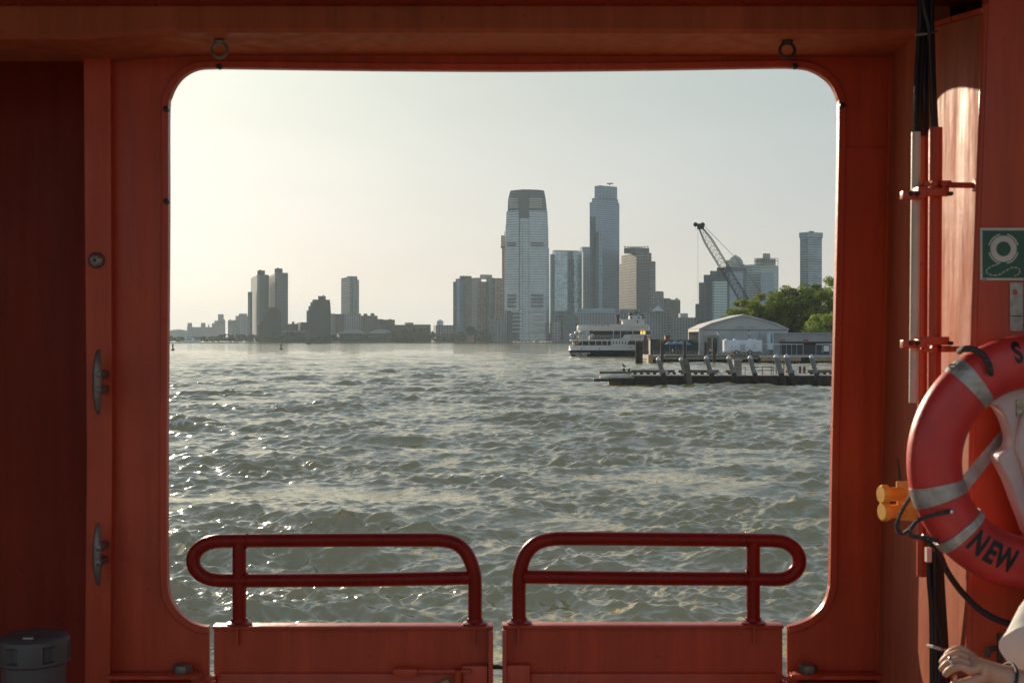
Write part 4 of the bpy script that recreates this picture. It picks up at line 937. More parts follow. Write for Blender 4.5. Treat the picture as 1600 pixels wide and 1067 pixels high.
MB().box(X(1015, 335), X(1031, 335), 334.7, 339.3, Z(531, 335), Z(530, 335)).build('roof', M['roof'], ds_)
for k in range(4): MB().box(X(1016+k*4.4, 335), X(1016.8+k*4.4, 335), 334.8, 335, 1.9, Z(531, 335)).build('post', M['dockwood'], ds_)

# crane
DK = 430
kr = thing('lattice_crane', 'dark lattice boom crane leaning left above the park trees', 'crane', (X(1196, DK), DK, 1.9))
M['crane'] = mat('crane_steel', (.035, .04, .04), .6, nscale=1)
A0 = P(1195, 522, DK); A1 = P(1093, 354, DK)
ax = (A1-A0).normalized(); sx = Vector((ax.z, 0, -ax.x)); sy = Vector((0, 1, 0))
ln = (A1-A0).length; bm_ = MB()
def bp_(t, i, j):
    w = 1.3*min(1, .35 + t*6, .35 + (1-t)*5)
    return A0 + ax*ln*t + sx*w*i + sy*w*j
cs = [(-1, -1), (1, -1), (1, 1), (-1, 1)]
NS = 26
for i, j in cs: bm_.tube([bp_(k/NS, i, j) for k in range(NS+1)], .13, 5)
for k in range(NS):
    for q in range(4):
        a_, b_ = cs[q], cs[(q+1) % 4]
        bm_.tube([bp_(k/NS, *a_), bp_((k+1)/NS, *b_)], .06, 4); bm_.tube([bp_(k/NS, *a_), bp_(k/NS, *b_)], .05, 4)
bm_.build('boom', M['crane'], kr)
hd = MB().box(A1.x-.9, A1.x+1.4, DK-.8, DK+.8, A1.z-.9, A1.z+.9).tube([A1 + Vector((-.4, 0, .4)), P(1086, 351, DK)], .28, 6)
hd.lathe([(.75, -.25), (.75, .25)], tuple(P(1086.5, 351, DK)), 12, 'Y').lathe([(.8, -.4), (.8, .4)], tuple(P(1097.5, 351.5, DK)), 12, 'Y')
hd.build('boom_head', M['crane'], kr)
for a_, b_ in ((1087, 360), (1091, 440)): MB().tube([P(a_-.5, 352, DK), P(a_-.5, b_ if b_ < 400 else 525, DK)], .035, 4).build('hoist_line', M['crane'], kr)
for off in (-.5, .5):
    MB().tube([P(1098, 351, DK)+sy*off, P(1150, 404, DK)+sy*off, P(1226, 505, DK)+sy*off], .035, 4).build('pendant', M['crane'], kr)
MB().tube([P(1226, 505, DK), P(1205, 526, DK)], .3, 6).build('mast', M['crane'], kr)
MB().box(X(1192, DK), X(1226, DK), DK-1.8, DK+1.8, 3.3, 6.4).build('cab', M['crane'], kr, bevel=.1)
for dy in (-2.4, 1.5): MB().box(X(1188, DK), X(1222, DK), DK+dy, DK+dy+.9, 1.9, 3.2).build('track', M['black'], kr, bevel=.3)

# park trees (each its own)
spec = [(1150, 486, 395, 5.0, 1), (1163, 463, 400, 6.2, 2), (1186, 452, 392, 7.0, 3), (1206, 446, 405, 7.2, 4), (1226, 441, 396, 7.0, 5), (1246, 434, 402, 7.6, 6), (1268, 438, 395, 7.4, 7), (1284, 446, 388, 6.8, 8), (1140, 500, 388, 3.5, 9)]
names = ['dark park tree lowest at the left end of the row by the crane foot', 'round dark park tree directly under the crane boom', 'park tree third from the left, behind the tent ridge', 'broad park tree above the right slope of the tent',
         'park tree behind the cabin end and right tent corner', 'tallest domed park tree in the middle of the row', 'wide park tree left of the bright tree, below the banded tower', 'dark park tree partly hidden by the bright tree', 'small low bush like tree beside the tent roof']
for (px_, top, dT, rx, sd_), lb in zip(spec, names):
    H = Z(top, dT) - 1.9; rz = (H - 2.0)/2
    make_tree(lb, 'park trees behind the tent', (X(px_, dT), dT, 1.9), rx, rz/1.08, 1.6, LEAF1, 40, 150, .44, sd_)
make_tree('bright sunlit leafy tree at the right window edge', 'park trees behind the tent', (X(1300, 362), 362, 1.9), 7.0, (Z(478, 362)-3-1.6)/2.1, 1.2, LEAF2, 44, 140, .40, 21)
make_tree('taller light green tree peaking behind the right window edge', 'park trees behind the tent', (X(1304, 400), 400, 1.9), 6.5, (Z(424, 400)-3-4)/2.05, 4, LEAF2, 36, 190, .34, 22)
# people on the waterfront
def person_mesh(name, pose=0):
    m_ = MB()
    m_.loft([[(rx*math.cos(2*math.pi*k/10), ry*math.sin(2*math.pi*k/10), h) for k in range(10)] for rx, ry, h in ((.17, .11, .82), (.18, .12, .95), (.15, .10, 1.1), (.20, .12, 1.35), (.19, .10, 1.43), (.06, .06, 1.48), (.055, .06, 1.53), (.085, .10, 1.60), (.09, .11, 1.68), (.07, .09, 1.76), (.02, .03, 1.79))])
    for s_ in (-1, 1):
        m_.tube([(s_*.08, 0, .88), (s_*.10, .02*s_, .48), (s_*.11, .03*s_, .05), (s_*.12, -.14, .02)], .06, 8, radii=[.095, .06, .045, .035])
        m_.tube([(s_*.18, 0, 1.40), (s_*.25, 0, 1.12), (s_*.24, -.10, .88), (s_*.23, -.13, .80)], .04, 8, radii=[.055, .042, .032, .025])
    return m_
def small_person(label, px, d, z0, top, legs, rz=0):
    r = person_mesh('body').build('person', M['skin'], smooth=True)
    tag(r, label, 'person'); r.location = (X(px, d), d, z0); r.rotation_euler.z = rz
    def cloth(nm, rings, m): 
        q = MB().loft([[(rx*math.cos(2*math.pi*k/12), ry*math.sin(2*math.pi*k/12), h) for k in range(12)] for rx, ry, h in rings]).build(nm, m, r, raw=True, smooth=True); return q
    cloth('shirt', ((.20, .14, .84), (.19, .135, .98), (.17, .12, 1.12), (.225, .135, 1.34), (.21, .12, 1.43), (.09, .08, 1.47)), top)
    MB().tube([(-.10, 0, .90), (-.10, 0, .5), (-.11, 0, .12)], .09, 10, radii=[.115, .085, .07]).tube([(.10, 0, .90), (.10, 0, .5), (.11, 0, .12)], .09, 10, radii=[.115, .085, .07]).build('trousers', legs, r, raw=True)
    MB().loft([[(rx*math.cos(2*math.pi*k/10), ry*math.sin(2*math.pi*k/10)+.015, h) for k in range(10)] for rx, ry, h in ((.095, .11, 1.66), (.098, .12, 1.72), (.07, .09, 1.79), (.02, .02, 1.81))]).build('hair', M['hair'], r, raw=True, smooth=True)
small_person('person in a white shirt standing left before the tent door', 1109.5, 342, 1.9, M['shirt'], M['denim'])
small_person('person in a pale grey shirt walking right before the tent door', 1112.5, 341, 1.9, M['ltgrey'], M['denim'], .5)
small_person('person in dark clothes standing under the blue umbrellas', 1060, 337, 1.9, M['denim'], M['denim'], 1)
small_person('person in a red top standing at the tan pier fence', 1285, 323, 1.8, M['redsteel'], M['denim'], 0)
small_person('person in a white top beside the umbrella row left end', 1051, 336.5, 1.9, M['shirt'], M['denim'], 2)

# ================================================================== the ferry we stand on
DB = 4.5                                   # distance of the bulkhead with the big opening
FZ, CZ = 4.4, 7.36                         # deck and ceiling heights
def o_struct(mb, name, m): q = mb.build(name, m); q['kind'] = 'structure'; return q
YC = 1.7                                   # unseen roof starts here, cut short to let skylight onto the bulkhead
o_struct(MB().box(-3.6, 4.0, -4.5, 5.0, FZ-.08, FZ), 'deck', M['deck'])
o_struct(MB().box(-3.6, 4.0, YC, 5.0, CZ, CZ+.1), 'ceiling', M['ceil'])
tag(MB().box(-3.7, -3.6, 3.3, 5.1, FZ-.08, CZ+.1).build('side_wall', M['red']), 'plain red painted side wall at the far left of the deck', 'wall')  # unseen wall, cut to a stub that shades the recess
tag(MB().box(4.0, 4.1, YC, 5.1, FZ-.08, CZ+.1).build('side_wall', M['red']), 'plain red painted side wall at the far right of the deck', 'wall')

def smooth_path(pts, n=6):
    out = []
    for i in range(len(pts)-1):
        p0 = pts[max(i-1, 0)]; p1 = pts[i]; p2 = pts[i+1]; p3 = pts[min(i+2, len(pts)-1)]
        for k in range(n):
            t = k/n
            out.append(tuple(.5*((2*b) + (-a+c)*t + (2*a-5*b+4*c-d_)*t*t + (-a+3*b-3*c+d_)*t**3) for a, b, c, d_ in zip(p0, p1, p2, p3)))
    out.append(pts[-1]); return out
openpx = [(327, 977.5), (316, 976), (300, 970), (284, 958), (271, 941), (264.5, 921), (262.5, 890), (262, 700), (263.5, 500), (264.5, 320), (264.5, 178), (268.5, 150), (282, 126), (303, 111.5), (330, 107.5),
          (400, 108), (600, 110.5), (800, 111.5), (1000, 110), (1180, 107), (1240, 107), (1270, 112.5), (1295, 130), (1307, 153), (1309.5, 178), (1307.5, 320), (1303.5, 500), (1299, 700), (1296, 890), (1294, 920), (1285.5, 944), (1268.5, 962), (1249, 972), (1230, 977)]
op = [(X(a, DB), Z(b, DB)) for a, b in openpx]
opS = smooth_path(op, 5)
bk = thing('bulkhead_wall', 'red steel bulkhead wall with the big round cornered opening', 'wall', (0, DB, FZ))
xl, xr = X(176, DB), X(1392, DB)
loop = [(xl, FZ), (xl, CZ+.003), (xr, CZ+.003), (xr, FZ), (X(1230, DB), FZ)] + list(reversed(opS)) + [(X(327, DB), FZ)]
MB().xz(loop, DB, DB+.012).build('panel', M['red'], bk)
# flange: L shaped lip round the opening
def off_path(path, d_):
    out = []
    for i, p in enumerate(path):
        a = path[max(i-1, 0)]; c = path[min(i+1, len(path)-1)]
        t = Vector((c[0]-a[0], c[1]-a[1])); t.normalize()
        out.append((p[0]-t.y*d_, p[1]+t.x*d_))
    return out
def sweep(path, prof):      # profile: (offset outwards, y)
    rings = []
    offs = [off_path(path, q[0]) for q in prof]
    for i in range(len(path)): rings.append([(offs[k][i][0], prof[k][1], offs[k][i][1]) for k in range(len(prof))])
    return MB().loft(rings)
sweep(opS, [(-.0005, DB-.016), (.022, DB-.016), (.024, DB-.013), (.024, DB-.001), (.004, DB-.001), (.004, DB+.016), (-.0005, DB+.016)]).build('rim', M['red'], bk, smooth=True)
# weld seams, bolts, drain ledges
MB().tube([(X(1321, DB), DB-.001, Z(231, DB)), (X(1390, DB), DB-.001, Z(232, DB))], .0035, 6).build('weld_seam', M['red'], bk)
for a_, b_ in ((262.5, 173), (263, 316), (345, 107), (1240, 106.5), (1313, 167)):
    MB().lathe([(.004, -.034), (.0095, -.032), (.0095, -.012)], (X(a_, DB), DB, Z(b_, DB)), 10, 'Y').build('rivet', M['black'], bk, smooth=True)
for a_, b_, c_ in ((176, 318, 1047), (1232, 1400, 1047)):
    lg = MB().box(X(a_, DB), X(b_, DB), DB-.075, DB-.001, Z(c_+6, DB), Z(c_, DB)).build('ledge', M['red'], bk, bevel=.003)
    cxx = 291 if a_ < 500 else 1257
    MB().lathe([(.052, Z(c_, DB)), (.052, Z(c_-2, DB)), (.045, Z(c_-3.5, DB))], (X(cxx, DB), DB-.05, 0), 24).build('washer', M['red'], lg)
    MB().lathe([(.032, Z(c_-3, DB)), (.034, Z(c_-4, DB)), (.034, Z(c_-14, DB)), (.029, Z(c_-16, DB))], (X(cxx, DB), DB-.05, 0), 6).build('bolt', M['steel'], lg, bevel=.002)
    MB().box(X(a_+14, DB), X(b_-20, DB), DB-.02, DB-.001, Z(1110, DB), Z(1062, DB)).build('recess_panel', M['red_shade'], lg)
# upper left: recess wall, pillar; header beam
tag(MB().box(-3.6, X(190, DB), 4.985, 5.07, FZ, CZ).build('recess_wall', M['red_shade']), 'dark recessed wall at the left edge of the view', 'wall')
col_ = thing('wall_column', 'vertical red steel column left of the opening, holding two cleats', 'column', (X(155, 4.46), 4.46, FZ))
MB().loft([[(X(130.5, 4.46), 4.46, 7.08), (X(172, 4.46), 4.46, 7.08), (X(176.5, 4.5), 4.58, 7.08), (X(130, 4.46), 4.98, 7.08)],
           [(X(136, 4.46), 4.46, 5.6), (X(175, 4.46), 4.46, 5.6), (X(181, 4.5), 4.58, 5.6), (X(136, 4.46), 4.98, 5.6)],
           [(X(131, 4.46), 4.46, FZ), (X(170, 4.46), 4.46, FZ), (X(176, 4.5), 4.58, FZ), (X(131, 4.46), 4.98, FZ)]]).build('shaft', M['red'], col_)
for py_, hh in ((597, 50), (866, 48)):
    cl = thing('cleat', 'grey steel cleat on the left column, the %s of two' % ('upper' if py_ < 700 else 'lower'), 'cleat', (X(154, 4.42), 4.42, Z(py_, 4.42)), 'cleats on the left column')
    xc, zc, hz = X(154, 4.40), Z(py_, 4.40), hh/FPX*4.4
    MB().tube([(xc, 4.402, zc-hz), (xc, 4.392, zc-hz*.85), (xc, 4.385, zc-hz*.4), (xc, 4.388, zc), (xc, 4.385, zc+hz*.4), (xc, 4.392, zc+hz*.85), (xc, 4.402, zc+hz)], .014, 12, radii=[.005, .0095, .0145, .0165, .0145, .0095, .005]).build('horns', M['steel'], cl, smooth=True)
    MB().box(xc-.017, xc+.017, 4.388, 4.46, zc-hz*.36, zc-hz*.12).box(xc-.017, xc+.017, 4.388, 4.46, zc+hz*.12, zc+hz*.36).build('foot', M['steel'], cl, bevel=.005)
    for s_ in (-.24, .24): MB().lathe([(.002, -.03), (.011, -.026), (.012, -.01)], (xc+.006, 4.398, zc+hz*s_), 10, 'Y').build('screw', M['steel'], cl, smooth=True)
kb = thing('round_knob', 'round grey steel button with a dark centre on the left column', 'knob', (X(151, 4.46), 4.46, Z(407, 4.46)))
MB().lathe([(.027, 0), (.0285, -.004), (.026, -.011), (.018, -.017), (.006, -.018)], (X(151, 4.46), 4.459, Z(407, 4.46)), 26, 'Y').build('disc', M['steel'], kb, smooth=True)
MB().lathe([(.0065, -.0185), (.0065, -.012)], (X(150.5, 4.46), 4.459, Z(407, 4.46)), 12, 'Y').build('hole', M['black'], kb)
for s_ in (-1, 1): MB().lathe([(.003, -.0175), (.003, -.012)], (X(151, 4.46)+s_*.014, 4.459, Z(407, 4.46)+.008*s_), 8, 'Y').build('screw', M['black'], kb)

hb = thing('header_beam', 'deep red painted beam running across above the opening', 'beam', (0, 4.3, 7.03))

MB().loft([[(x_, 4.15, z0_+.012), (x_, 4.152, CZ+.005), (x_, DB-.001, CZ+.005), (x_, DB-.001, z1_), (x_, DB-.03, z1_), (x_, 4.166, z0_)] for x_, z0_, z1_ in
           ((-3.6, Z(62, 4.15), Z(62, 4.15)), (X(130, 4.15), Z(60, 4.15), Z(60, 4.15)), (X(260, 4.15), Z(50, 4.15), Z(50, 4.15)), (0, Z(50, 4.15), Z(50, 4.15)), (X(1300, 4.15), Z(52, 4.15), Z(52, 4.15)), (1.42, Z(52, 4.15), Z(52, 4.15)))]).build('web', M['gloss'], hb, bevel=0)
MB().box(-3.6, 1.6, 4.08, 4.16, Z(1, 4.08), CZ+.004).build('top_flange', M['red_shade'], hb)
for px_ in (343, 1230):
    ey = thing('eye_ring', 'round steel eye ring under the beam, %s' % ('left one' if px_ < 800 else 'right one'), 'ring', (X(px_, 4.26), 4.26, Z(78, 4.26)), 'eye rings under the beam')
    cx_, cz_ = X(px_, 4.26), Z(79, 4.26); mm = M['steel'] if px_ < 800 else M['darkwood']
    pth = [(cx_ + .025*math.cos(a), 4.26 + .004*math.sin(a), cz_ + .025*math.sin(a)) for a in [math.pi/2 + 2*math.pi*k/28 for k in range(29)]]
    MB().tube(pth, .0055, 8, cap=False).build('ring', mm, ey, smooth=True)
    MB().tube([(cx_, 4.26, cz_+.022), (cx_, 4.26, 6.999)], .006, 8).lathe([(.018, 6.985), (.020, 6.990), (.012, 6.997)], (cx_, 4.26, 0), 12).build('shank', mm, ey, smooth=True)

# right side: return wall (sunlit), front panel
def xs(z): return 1.288 + (z-5.03)*.0214
YF = 3.60
rwall = thing('return_wall', 'sunlit red wall running from the bulkhead towards the life ring', 'wall', (1.3, 4.0, FZ))
zt0, zt1 = Z(62, DB), Z(22, YF)
m_ = MB(); NZ = 30; NY = 14; g = []
for i in range(NZ+1):
    row = []
    for j in range(NY+1):
        y_ = YF + (DB + .02 - YF)*j/NY; top = zt1 + (zt0-zt1)*j/NY; z_ = FZ + (top-FZ)*i/NZ
        w_ = .004*math.sin(z_*3.1 + y_*2)*math.sin(math.pi*j/NY) + .0015*math.sin(z_*11+y_*7)
        row.append((xs(z_) + w_*math.sin(math.pi*j/NY), y_, z_))
    g.append(row)
V_ = [p for r_ in g for p in r_] + [(p[0]+.05, p[1], p[2]) for r_ in g for p in r_]
nV = (NZ+1)*(NY+1); Fs = []
for i in range(NZ):
    for j in range(NY):
        a = i*(NY+1)+j; Fs.append((a, a+1, a+NY+2, a+NY+1)); b_ = a+nV; Fs.append((b_, b_+NY+1, b_+NY+2, b_+1))
for j in range(NY): a = NZ*(NY+1)+j; Fs.append((a, a+1, a+1+nV, a+nV)); 
m_.add(V_, Fs).build('plate', M['gloss'], rwall, smooth=True)
MB().loft([[(xs(6.9)-.012, YF-.01, zt1+dz), (xs(6.9)+.06, YF-.01, zt1+dz)][::1] + [(1.36, DB, zt0+dz+.0), (xs(7)-.012, DB, zt0+dz)] for dz in (0, .014)]).build('top_edge', M['red'], rwall)
MB().tube([(xs(z_)+.0, DB-.012, z_) for z_ in (FZ, 5, 6, 7.0)], .007, 6).build('corner_weld', M['red'], rwall)

tag(MB().box(1.62, 1.68, 3.63, 4.6, 6.6, CZ+.004).box(1.30, 4.0, 4.56, 4.66, FZ, CZ+.004).build('outer_wall', M['red_shade']), 'dark outer wall with an added sky cover above the sunlit return wall', 'wall')  # first box is an added cover blocking sky above the return wall
pn = thing('front_panel', 'wide red panel at the right edge carrying the safety sign', 'panel', (1.7, YF, FZ))
xe0, xe1, xe2 = X(1541, YF), X(1523.5, YF), X(1515, YF)
MB().xz([(xe2, FZ), (xe2, Z(1000, YF)), (xe1, Z(500, YF)), (xe0, Z(0, YF)), (xe0+.005, CZ+.002), (4.0, CZ+.002), (4.0, FZ)], YF-.02, YF+.03).build('plate', M['red'], pn)
MB().tube([(xe2, YF-.004, FZ), (xe2, YF-.004, Z(1000, YF)), (xe1, YF-.004, Z(500, YF)), (xe0, YF-.004, Z(10, YF))], .0125, 16).build('rounded_edge', M['red'], pn, smooth=True)
for z_ in (Z(230, YF), Z(820, YF), Z(905, YF), Z(980, YF)): pass

# ---- gate leaves
def gate(label, side):
    s = side                       # -1 left leaf, +1 right leaf
    gt = thing('gate', label, 'gate', (X(553 if s < 0 else 1003, DB), DB, FZ), 'two gate leaves')
    if s < 0: a_, b_ = 335, 770.5
    else: a_, b_ = 785, 1222
    yt = 976 if s < 0 else 974.5
    MB().box(X(a_, DB), X(b_, DB), DB-.006, DB+.006, FZ+.04, Z(yt, DB)).build('plate', M['red'], gt)
    MB().box(X(a_, DB), X(b_, DB), DB-.030, DB+.030, Z(yt+4, DB), Z(yt, DB)+.002).build('top_flange', M['red'], gt, bevel=.002)
    MB().box(X(a_+6, DB), X(b_-10, DB), DB-.024, DB-.0055, Z(1112, DB), Z(1049, DB)).build('lower_channel', M['red'], gt, bevel=.006)
    ia, ib = (b_-7, b_) if s < 0 else (a_, a_+7)
    MB().box(X(ia, DB), X(ib, DB), DB-.055, DB+.05, FZ+.04, Z(yt+4, DB)-.001).build('edge_flange', M['red'], gt, bevel=.003)
    # corner gusset
    k = 742 if s < 0 else 811
    e = -1 if s < 0 else 1
    kk = 374 if s < 0 else 1177
    for c_ in (kk, k):
        MB().lathe([(.045, Z(yt, DB)+.003), (.043, Z(yt-2, DB)+.004), (.031, Z(yt-6, DB)), (.027, Z(yt-11, DB))], (X(c_, DB), DB, 0), 20).build('weld_collar', M['rail'], gt, smooth=True)
        MB().box(X(c_-1, DB)-.003, X(c_-1, DB)+.003, DB-.028, DB-.007, Z(yt+30, DB), Z(yt+4, DB)).build('gusset', M['red'], gt)
    r = .0246
    yt0 = 844 if s < 0 else 842; yl = 905.5 if s < 0 else 902.5
    if s < 0:
        pts = [(742, 976), (742, 915), (740, 892), (730, 866), (714, 850), (692, 844), (660, 843), (500, 843.5), (374, 844.5), (335, 846), (316, 853), (305, 864), (302, 876), (306, 889), (318, 900), (336, 905.5), (374, 906.5), (560, 905.5), (735, 902)]
    else:
        pts = [(811, 975), (811, 910), (813, 890), (822, 865), (838, 849), (860, 842.5), (892, 841), (1040, 842), (1177, 843.5), (1217, 845), (1234, 851), (1245, 862), (1249, 875), (1246, 888), (1235, 899), (1216, 904.5), (1177, 904), (1000, 903), (818, 900.5)]
    sp = smooth_path([(X(a, DB), Z(b, DB)) for a, b in pts], 7)
    MB().tube([(a, DB, b) for a, b in sp], r, 18).build('rail', M['rail'], gt, smooth=True)
    MB().tube([(X(kk, DB), DB, Z(yt, DB)), (X(kk, DB), DB, Z(yt0, DB))], r*.98, 18).build('post', M['rail'], gt, smooth=True)
    for yy in (yt0+.5, yl): # weld beads where tubes meet
        pth = [(X(kk, DB)+(.0262 if s*1 < 0 else -.0262), DB + .026*math.cos(t), Z(yy, DB) + .026*math.sin(t)) for t in [2*math.pi*q/20 for q in range(21)]]
        MB().tube(pth, .0025, 6, cap=False).build('weld_bead', M['rail'], gt, smooth=True)
    hx = 333 if s < 0 else 1226
    MB().tube([(X(hx, DB), DB-.02, Z(1100, DB)), (X(hx, DB), DB-.02, Z(1060, DB))], .016, 12).build('hinge', M['red'], gt)
    MB().box(X(hx-6, DB), X(hx+8, DB), DB-.06, DB-.025, Z(1057, DB), Z(1050, DB)).build('hinge_plate', M['red'], gt, bevel=.002)
    if s < 0:
        lt = MB().box(X(617, DB), X(655, DB), DB-.075, DB-.03, Z(1049, DB), Z(1036.5, DB)).build('latch_block', M['red'], gt, bevel=.004)
        MB().box(X(655, DB), X(737, DB), DB-.070, DB-.052, Z(1044, DB), Z(1038, DB)).build('latch_bar', M['red'], gt, bevel=.003)
        MB().tube([(X(717, DB), DB-.068, Z(1038, DB)), (X(717, DB), DB-.068, Z(1065, DB))], .012, 10).build('latch_handle', M['red'], gt)
        MB().box(X(723, DB), X(762, DB), DB-.05, DB-.007, Z(1100, DB), Z(1034.5, DB)).build('latch_housing', M['red'], gt, bevel=.004)
        MB().loft([[(X(681, DB), DB-.05, Z(1063, DB)), (X(701, DB), DB-.05, Z(1055, DB)), (X(708, DB), DB-.05, Z(1075, DB)), (X(686, DB), DB-.05, Z(1082, DB))], [(X(681, DB), DB-.03, Z(1063, DB)), (X(701, DB), DB-.03, Z(1055, DB)), (X(708, DB), DB-.03, Z(1075, DB)), (X(686, DB), DB-.03, Z(1082, DB))]]).build('tan_tag', M['tan'], gt)
        MB().box(X(764, DB), X(790, DB), DB-.02, DB-.005, Z(1043, DB), Z(1037, DB)).build('latch_tongue', M['darkwood'], gt)
    else:
        MB().box(X(790, DB), X(828, DB), DB-.045, DB-.007, Z(1100, DB), Z(1034, DB)).build('latch_housing', M['red'], gt, bevel=.004)
gate('left leaf of the low red gate with looped tube rail', -1)
gate('right leaf of the low red gate with looped tube rail', 1)

# ---- grey waste bin, lower left
bn = thing('waste_bin', 'round grey bin with notched lid in the lower left corner', 'bin', (X(53, 4.0), 4.0, FZ))
bxc, byc, br = X(53, 4.0), 4.0, .104
MB().lathe([(.085, FZ), (.097, Z(1034, 4.0))], (bxc, byc, 0), 32).build('body', M['bin'], bn, smooth=True)
rings = []
for r_, z_, notch in ((.100, Z(1034, 4.0), 0), (.108, Z(1031, 4.0), 0), (.108, Z(1027, 4.0), 0), (.108, Z(1025, 4.0), 1), (.108, Z(1004, 4.0), 1), (.107, Z(1001, 4.0), 0), (.105, Z(995, 4.0), 0), (.095, Z(991.5, 4.0), 0), (.05, Z(991, 4.0), 0), (.02, Z(991, 4.0), 0)):
    ring = []
    for k in range(64):
        a = 2*math.pi*k/64; rr = r_
        if notch and (k % 11) in (0, 1, 2): rr = r_*.84
        ring.append((bxc + rr*math.cos(a), byc + rr*math.sin(a), z_))
    rings.append(ring)
MB().loft(rings).build('lid', M['bin'], bn, smooth=True)
MB().box(bxc-.012, bxc+.018, byc-.06, byc-.05, Z(991, 4)+.0, Z(989.5, 4)).build('lid_mark', M['pipe_white'], bn)

# ---- conduits and cables on the sunlit wall
DQ = 3.75
def vt(px0, py0, px1, py1, d, r, m, name, par, n=12): return MB().tube([P(px0, py0, d), P((px0+px1)/2, (py0+py1)/2, d), P(px1, py1, d)], r, n).build(name, m, par, smooth=True)
c1 = thing('conduit_pipe', 'cream white pipe end of the two vertical conduits', 'pipe', P(1430, 630, DQ), 'vertical conduits')
vt(1431.5, 207, 1427.5, 629, DQ, .0135, M['pipe_white'], 'tube', c1, 16)
c3 = thing('conduit_pipe', 'red pipe squeezed between the cream pipe and the brighter red pipe', 'pipe', P(1443, 630, DQ+.05))
vt(1443.5, 206, 1440, 900, DQ+.05, .0145, M['red'], 'tube', c3, 16)
c2 = thing('conduit_pipe', 'red vertical conduit right of the cream pipe, cables entering its top', 'pipe', P(1461, 900, DQ), 'vertical conduits')
vt(1462, 200, 1458, 878, DQ, .0195, M['red'], 'tube', c2, 18)
for py_, nm in ((301, 'upper'), (531, 'lower')):
    cp = thing('pipe_clamp', '%s red bolted clamp holding the conduits to the wall' % nm, 'clamp', P(1447, py_, DQ-.03), 'pipe clamps')
    w0 = -1 if py_ < 400 else 1
    MB().box(X(1409, DQ-.04), X(1438, DQ-.04), DQ-.05, DQ-.02, Z(py_+13, DQ), Z(py_, DQ)).box(X(1433, DQ-.05), X(1446, DQ-.05), DQ-.06, DQ+.0, Z(py_+12, DQ), Z(py_-6 if w0 < 0 else py_-1, DQ)).box(X(1442, DQ-.04), X(1483, DQ-.04), DQ-.045, DQ-.022, Z(py_+8, DQ), Z(py_-5, DQ)).build('strap', M['red'], cp, bevel=.003)
    yy = py_-12 if w0 < 0 else py_+14
    MB().tube([P(1469, yy, DQ-.01), (xs(Z(yy+3, 3.64))-.002, 3.64, Z(yy+1, 3.64))], .0085, 10).build('rod', M['red'], cp, smooth=True)
    for px_ in (1443, 1455, 1471, 1478): MB().lathe([(.006, -.03), (.011, -.028), (.011, -.010), (.007, -.006), (.007, .01)], tuple(P(px_, yy, DQ-.01)), 6, 'Y').build('nut', M['red'], cp)
    MB().lathe([(.018, -.006), (.018, .0)], (xs(Z(yy, 3.64)), 3.64, Z(yy+1, 3.64)), 14, 'X').build('foot_disc', M['red'], cp)
    for px_ in (1415, 1425, 1476): MB().lathe([(.004, -.064), (.0065, -.060), (.0065, -.045)], tuple(P(px_, py_+5, DQ)), 6, 'Y').build('bolt', M['darkwood'], cp)
def cable(label, pts, r, group=None, m='black', name='cable', nn=6):
    sp = smooth_path([tuple(P(a, b, c)) for a, b, c in pts], nn)
    return tag(MB().tube(sp, r, 8).build(name, M[m], smooth=True), label, 'cable', group)
G = 'black cables entering the conduits from above'
LBS = iter(['black cable nearest the bulkhead entering the cream pipe', 'black cable second from the left entering the cream pipe', 'thick black cable in the middle entering between the two pipes', 'black cable at the right entering the top of the red conduit', 'thin black cable crossing from left to right above the tie into the red conduit', 'thin black cable lying behind the thick middle one'])
lb0 = 'black cable running down from the ceiling into the conduit tops'
cable(next(LBS), [(1436, -90, 3.79), (1438, 20, 3.79), (1436, 60, 3.79), (1432, 130, 3.77), (1431, 212, DQ)], .0085, G)
cable(next(LBS), [(1441, -90, 3.80), (1442, 30, 3.80), (1441, 90, 3.79), (1438, 150, 3.77), (1437, 212, DQ)], .0095, G)
cable(next(LBS), [(1449, -90, 3.81), (1449, 30, 3.81), (1446, 90, 3.79), (1444, 150, 3.77), (1443, 212, DQ+.04)], .010, G)
cable(next(LBS), [(1457, -90, 3.79), (1456, 30, 3.77), (1457, 60, 3.77), (1459, 130, 3.76), (1463, 205, DQ)], .0075, G)
cable(next(LBS), [(1437, -70, 3.74), (1444, 10, 3.74), (1452, 45, 3.75), (1455, 120, 3.75), (1458, 205, DQ)], .0065, G)
cable(next(LBS), [(1453, -90, 3.83), (1453, 60, 3.81), (1448, 110, 3.79), (1449, 160, 3.78), (1449, 212, DQ+.05)], .006, G)
tag(MB().tube([P(1430, 55, 3.76), P(1448, 53, 3.73), P(1464, 50, 3.76)], .0035, 6).build('cable_tie', M['steel']), 'thin metal tie round the cables near the ceiling', 'cable tie')
G = 'black cables hanging below the conduits'
LBS = iter(['black cable at the left of the bundle under the tag', 'thick black cable in the middle of the bundle under the ring', 'thick black cable right of the middle of the bundle under the ring', 'thinner black cable at the right of the bundle, bending towards the hand', 'thin grey black cable crossing the lower bundle in front'])
for pts, r in (([(1452, 845, 3.69), (1452, 900, 3.69), (1456, 960, 3.69), (1457, 1080, 3.69)], .0085), ([(1460, 860, 3.69), (1461, 930, 3.69), (1462, 1000, 3.69), (1463, 1100, 3.69)], .010),
               ([(1466, 855, 3.71), (1467, 930, 3.71), (1470, 1000, 3.71), (1473, 1100, 3.71)], .010), ([(1470, 862, 3.73), (1474, 930, 3.73), (1479, 1010, 3.73), (1483, 1100, 3.73)], .0065),
               ([(1450, 868, 3.66), (1455, 930, 3.66), (1466, 975, 3.66), (1472, 1010, 3.66), (1468, 1060, 3.66), (1466, 1100, 3.66)], .0045)):
    cable(next(LBS), pts, r, G)
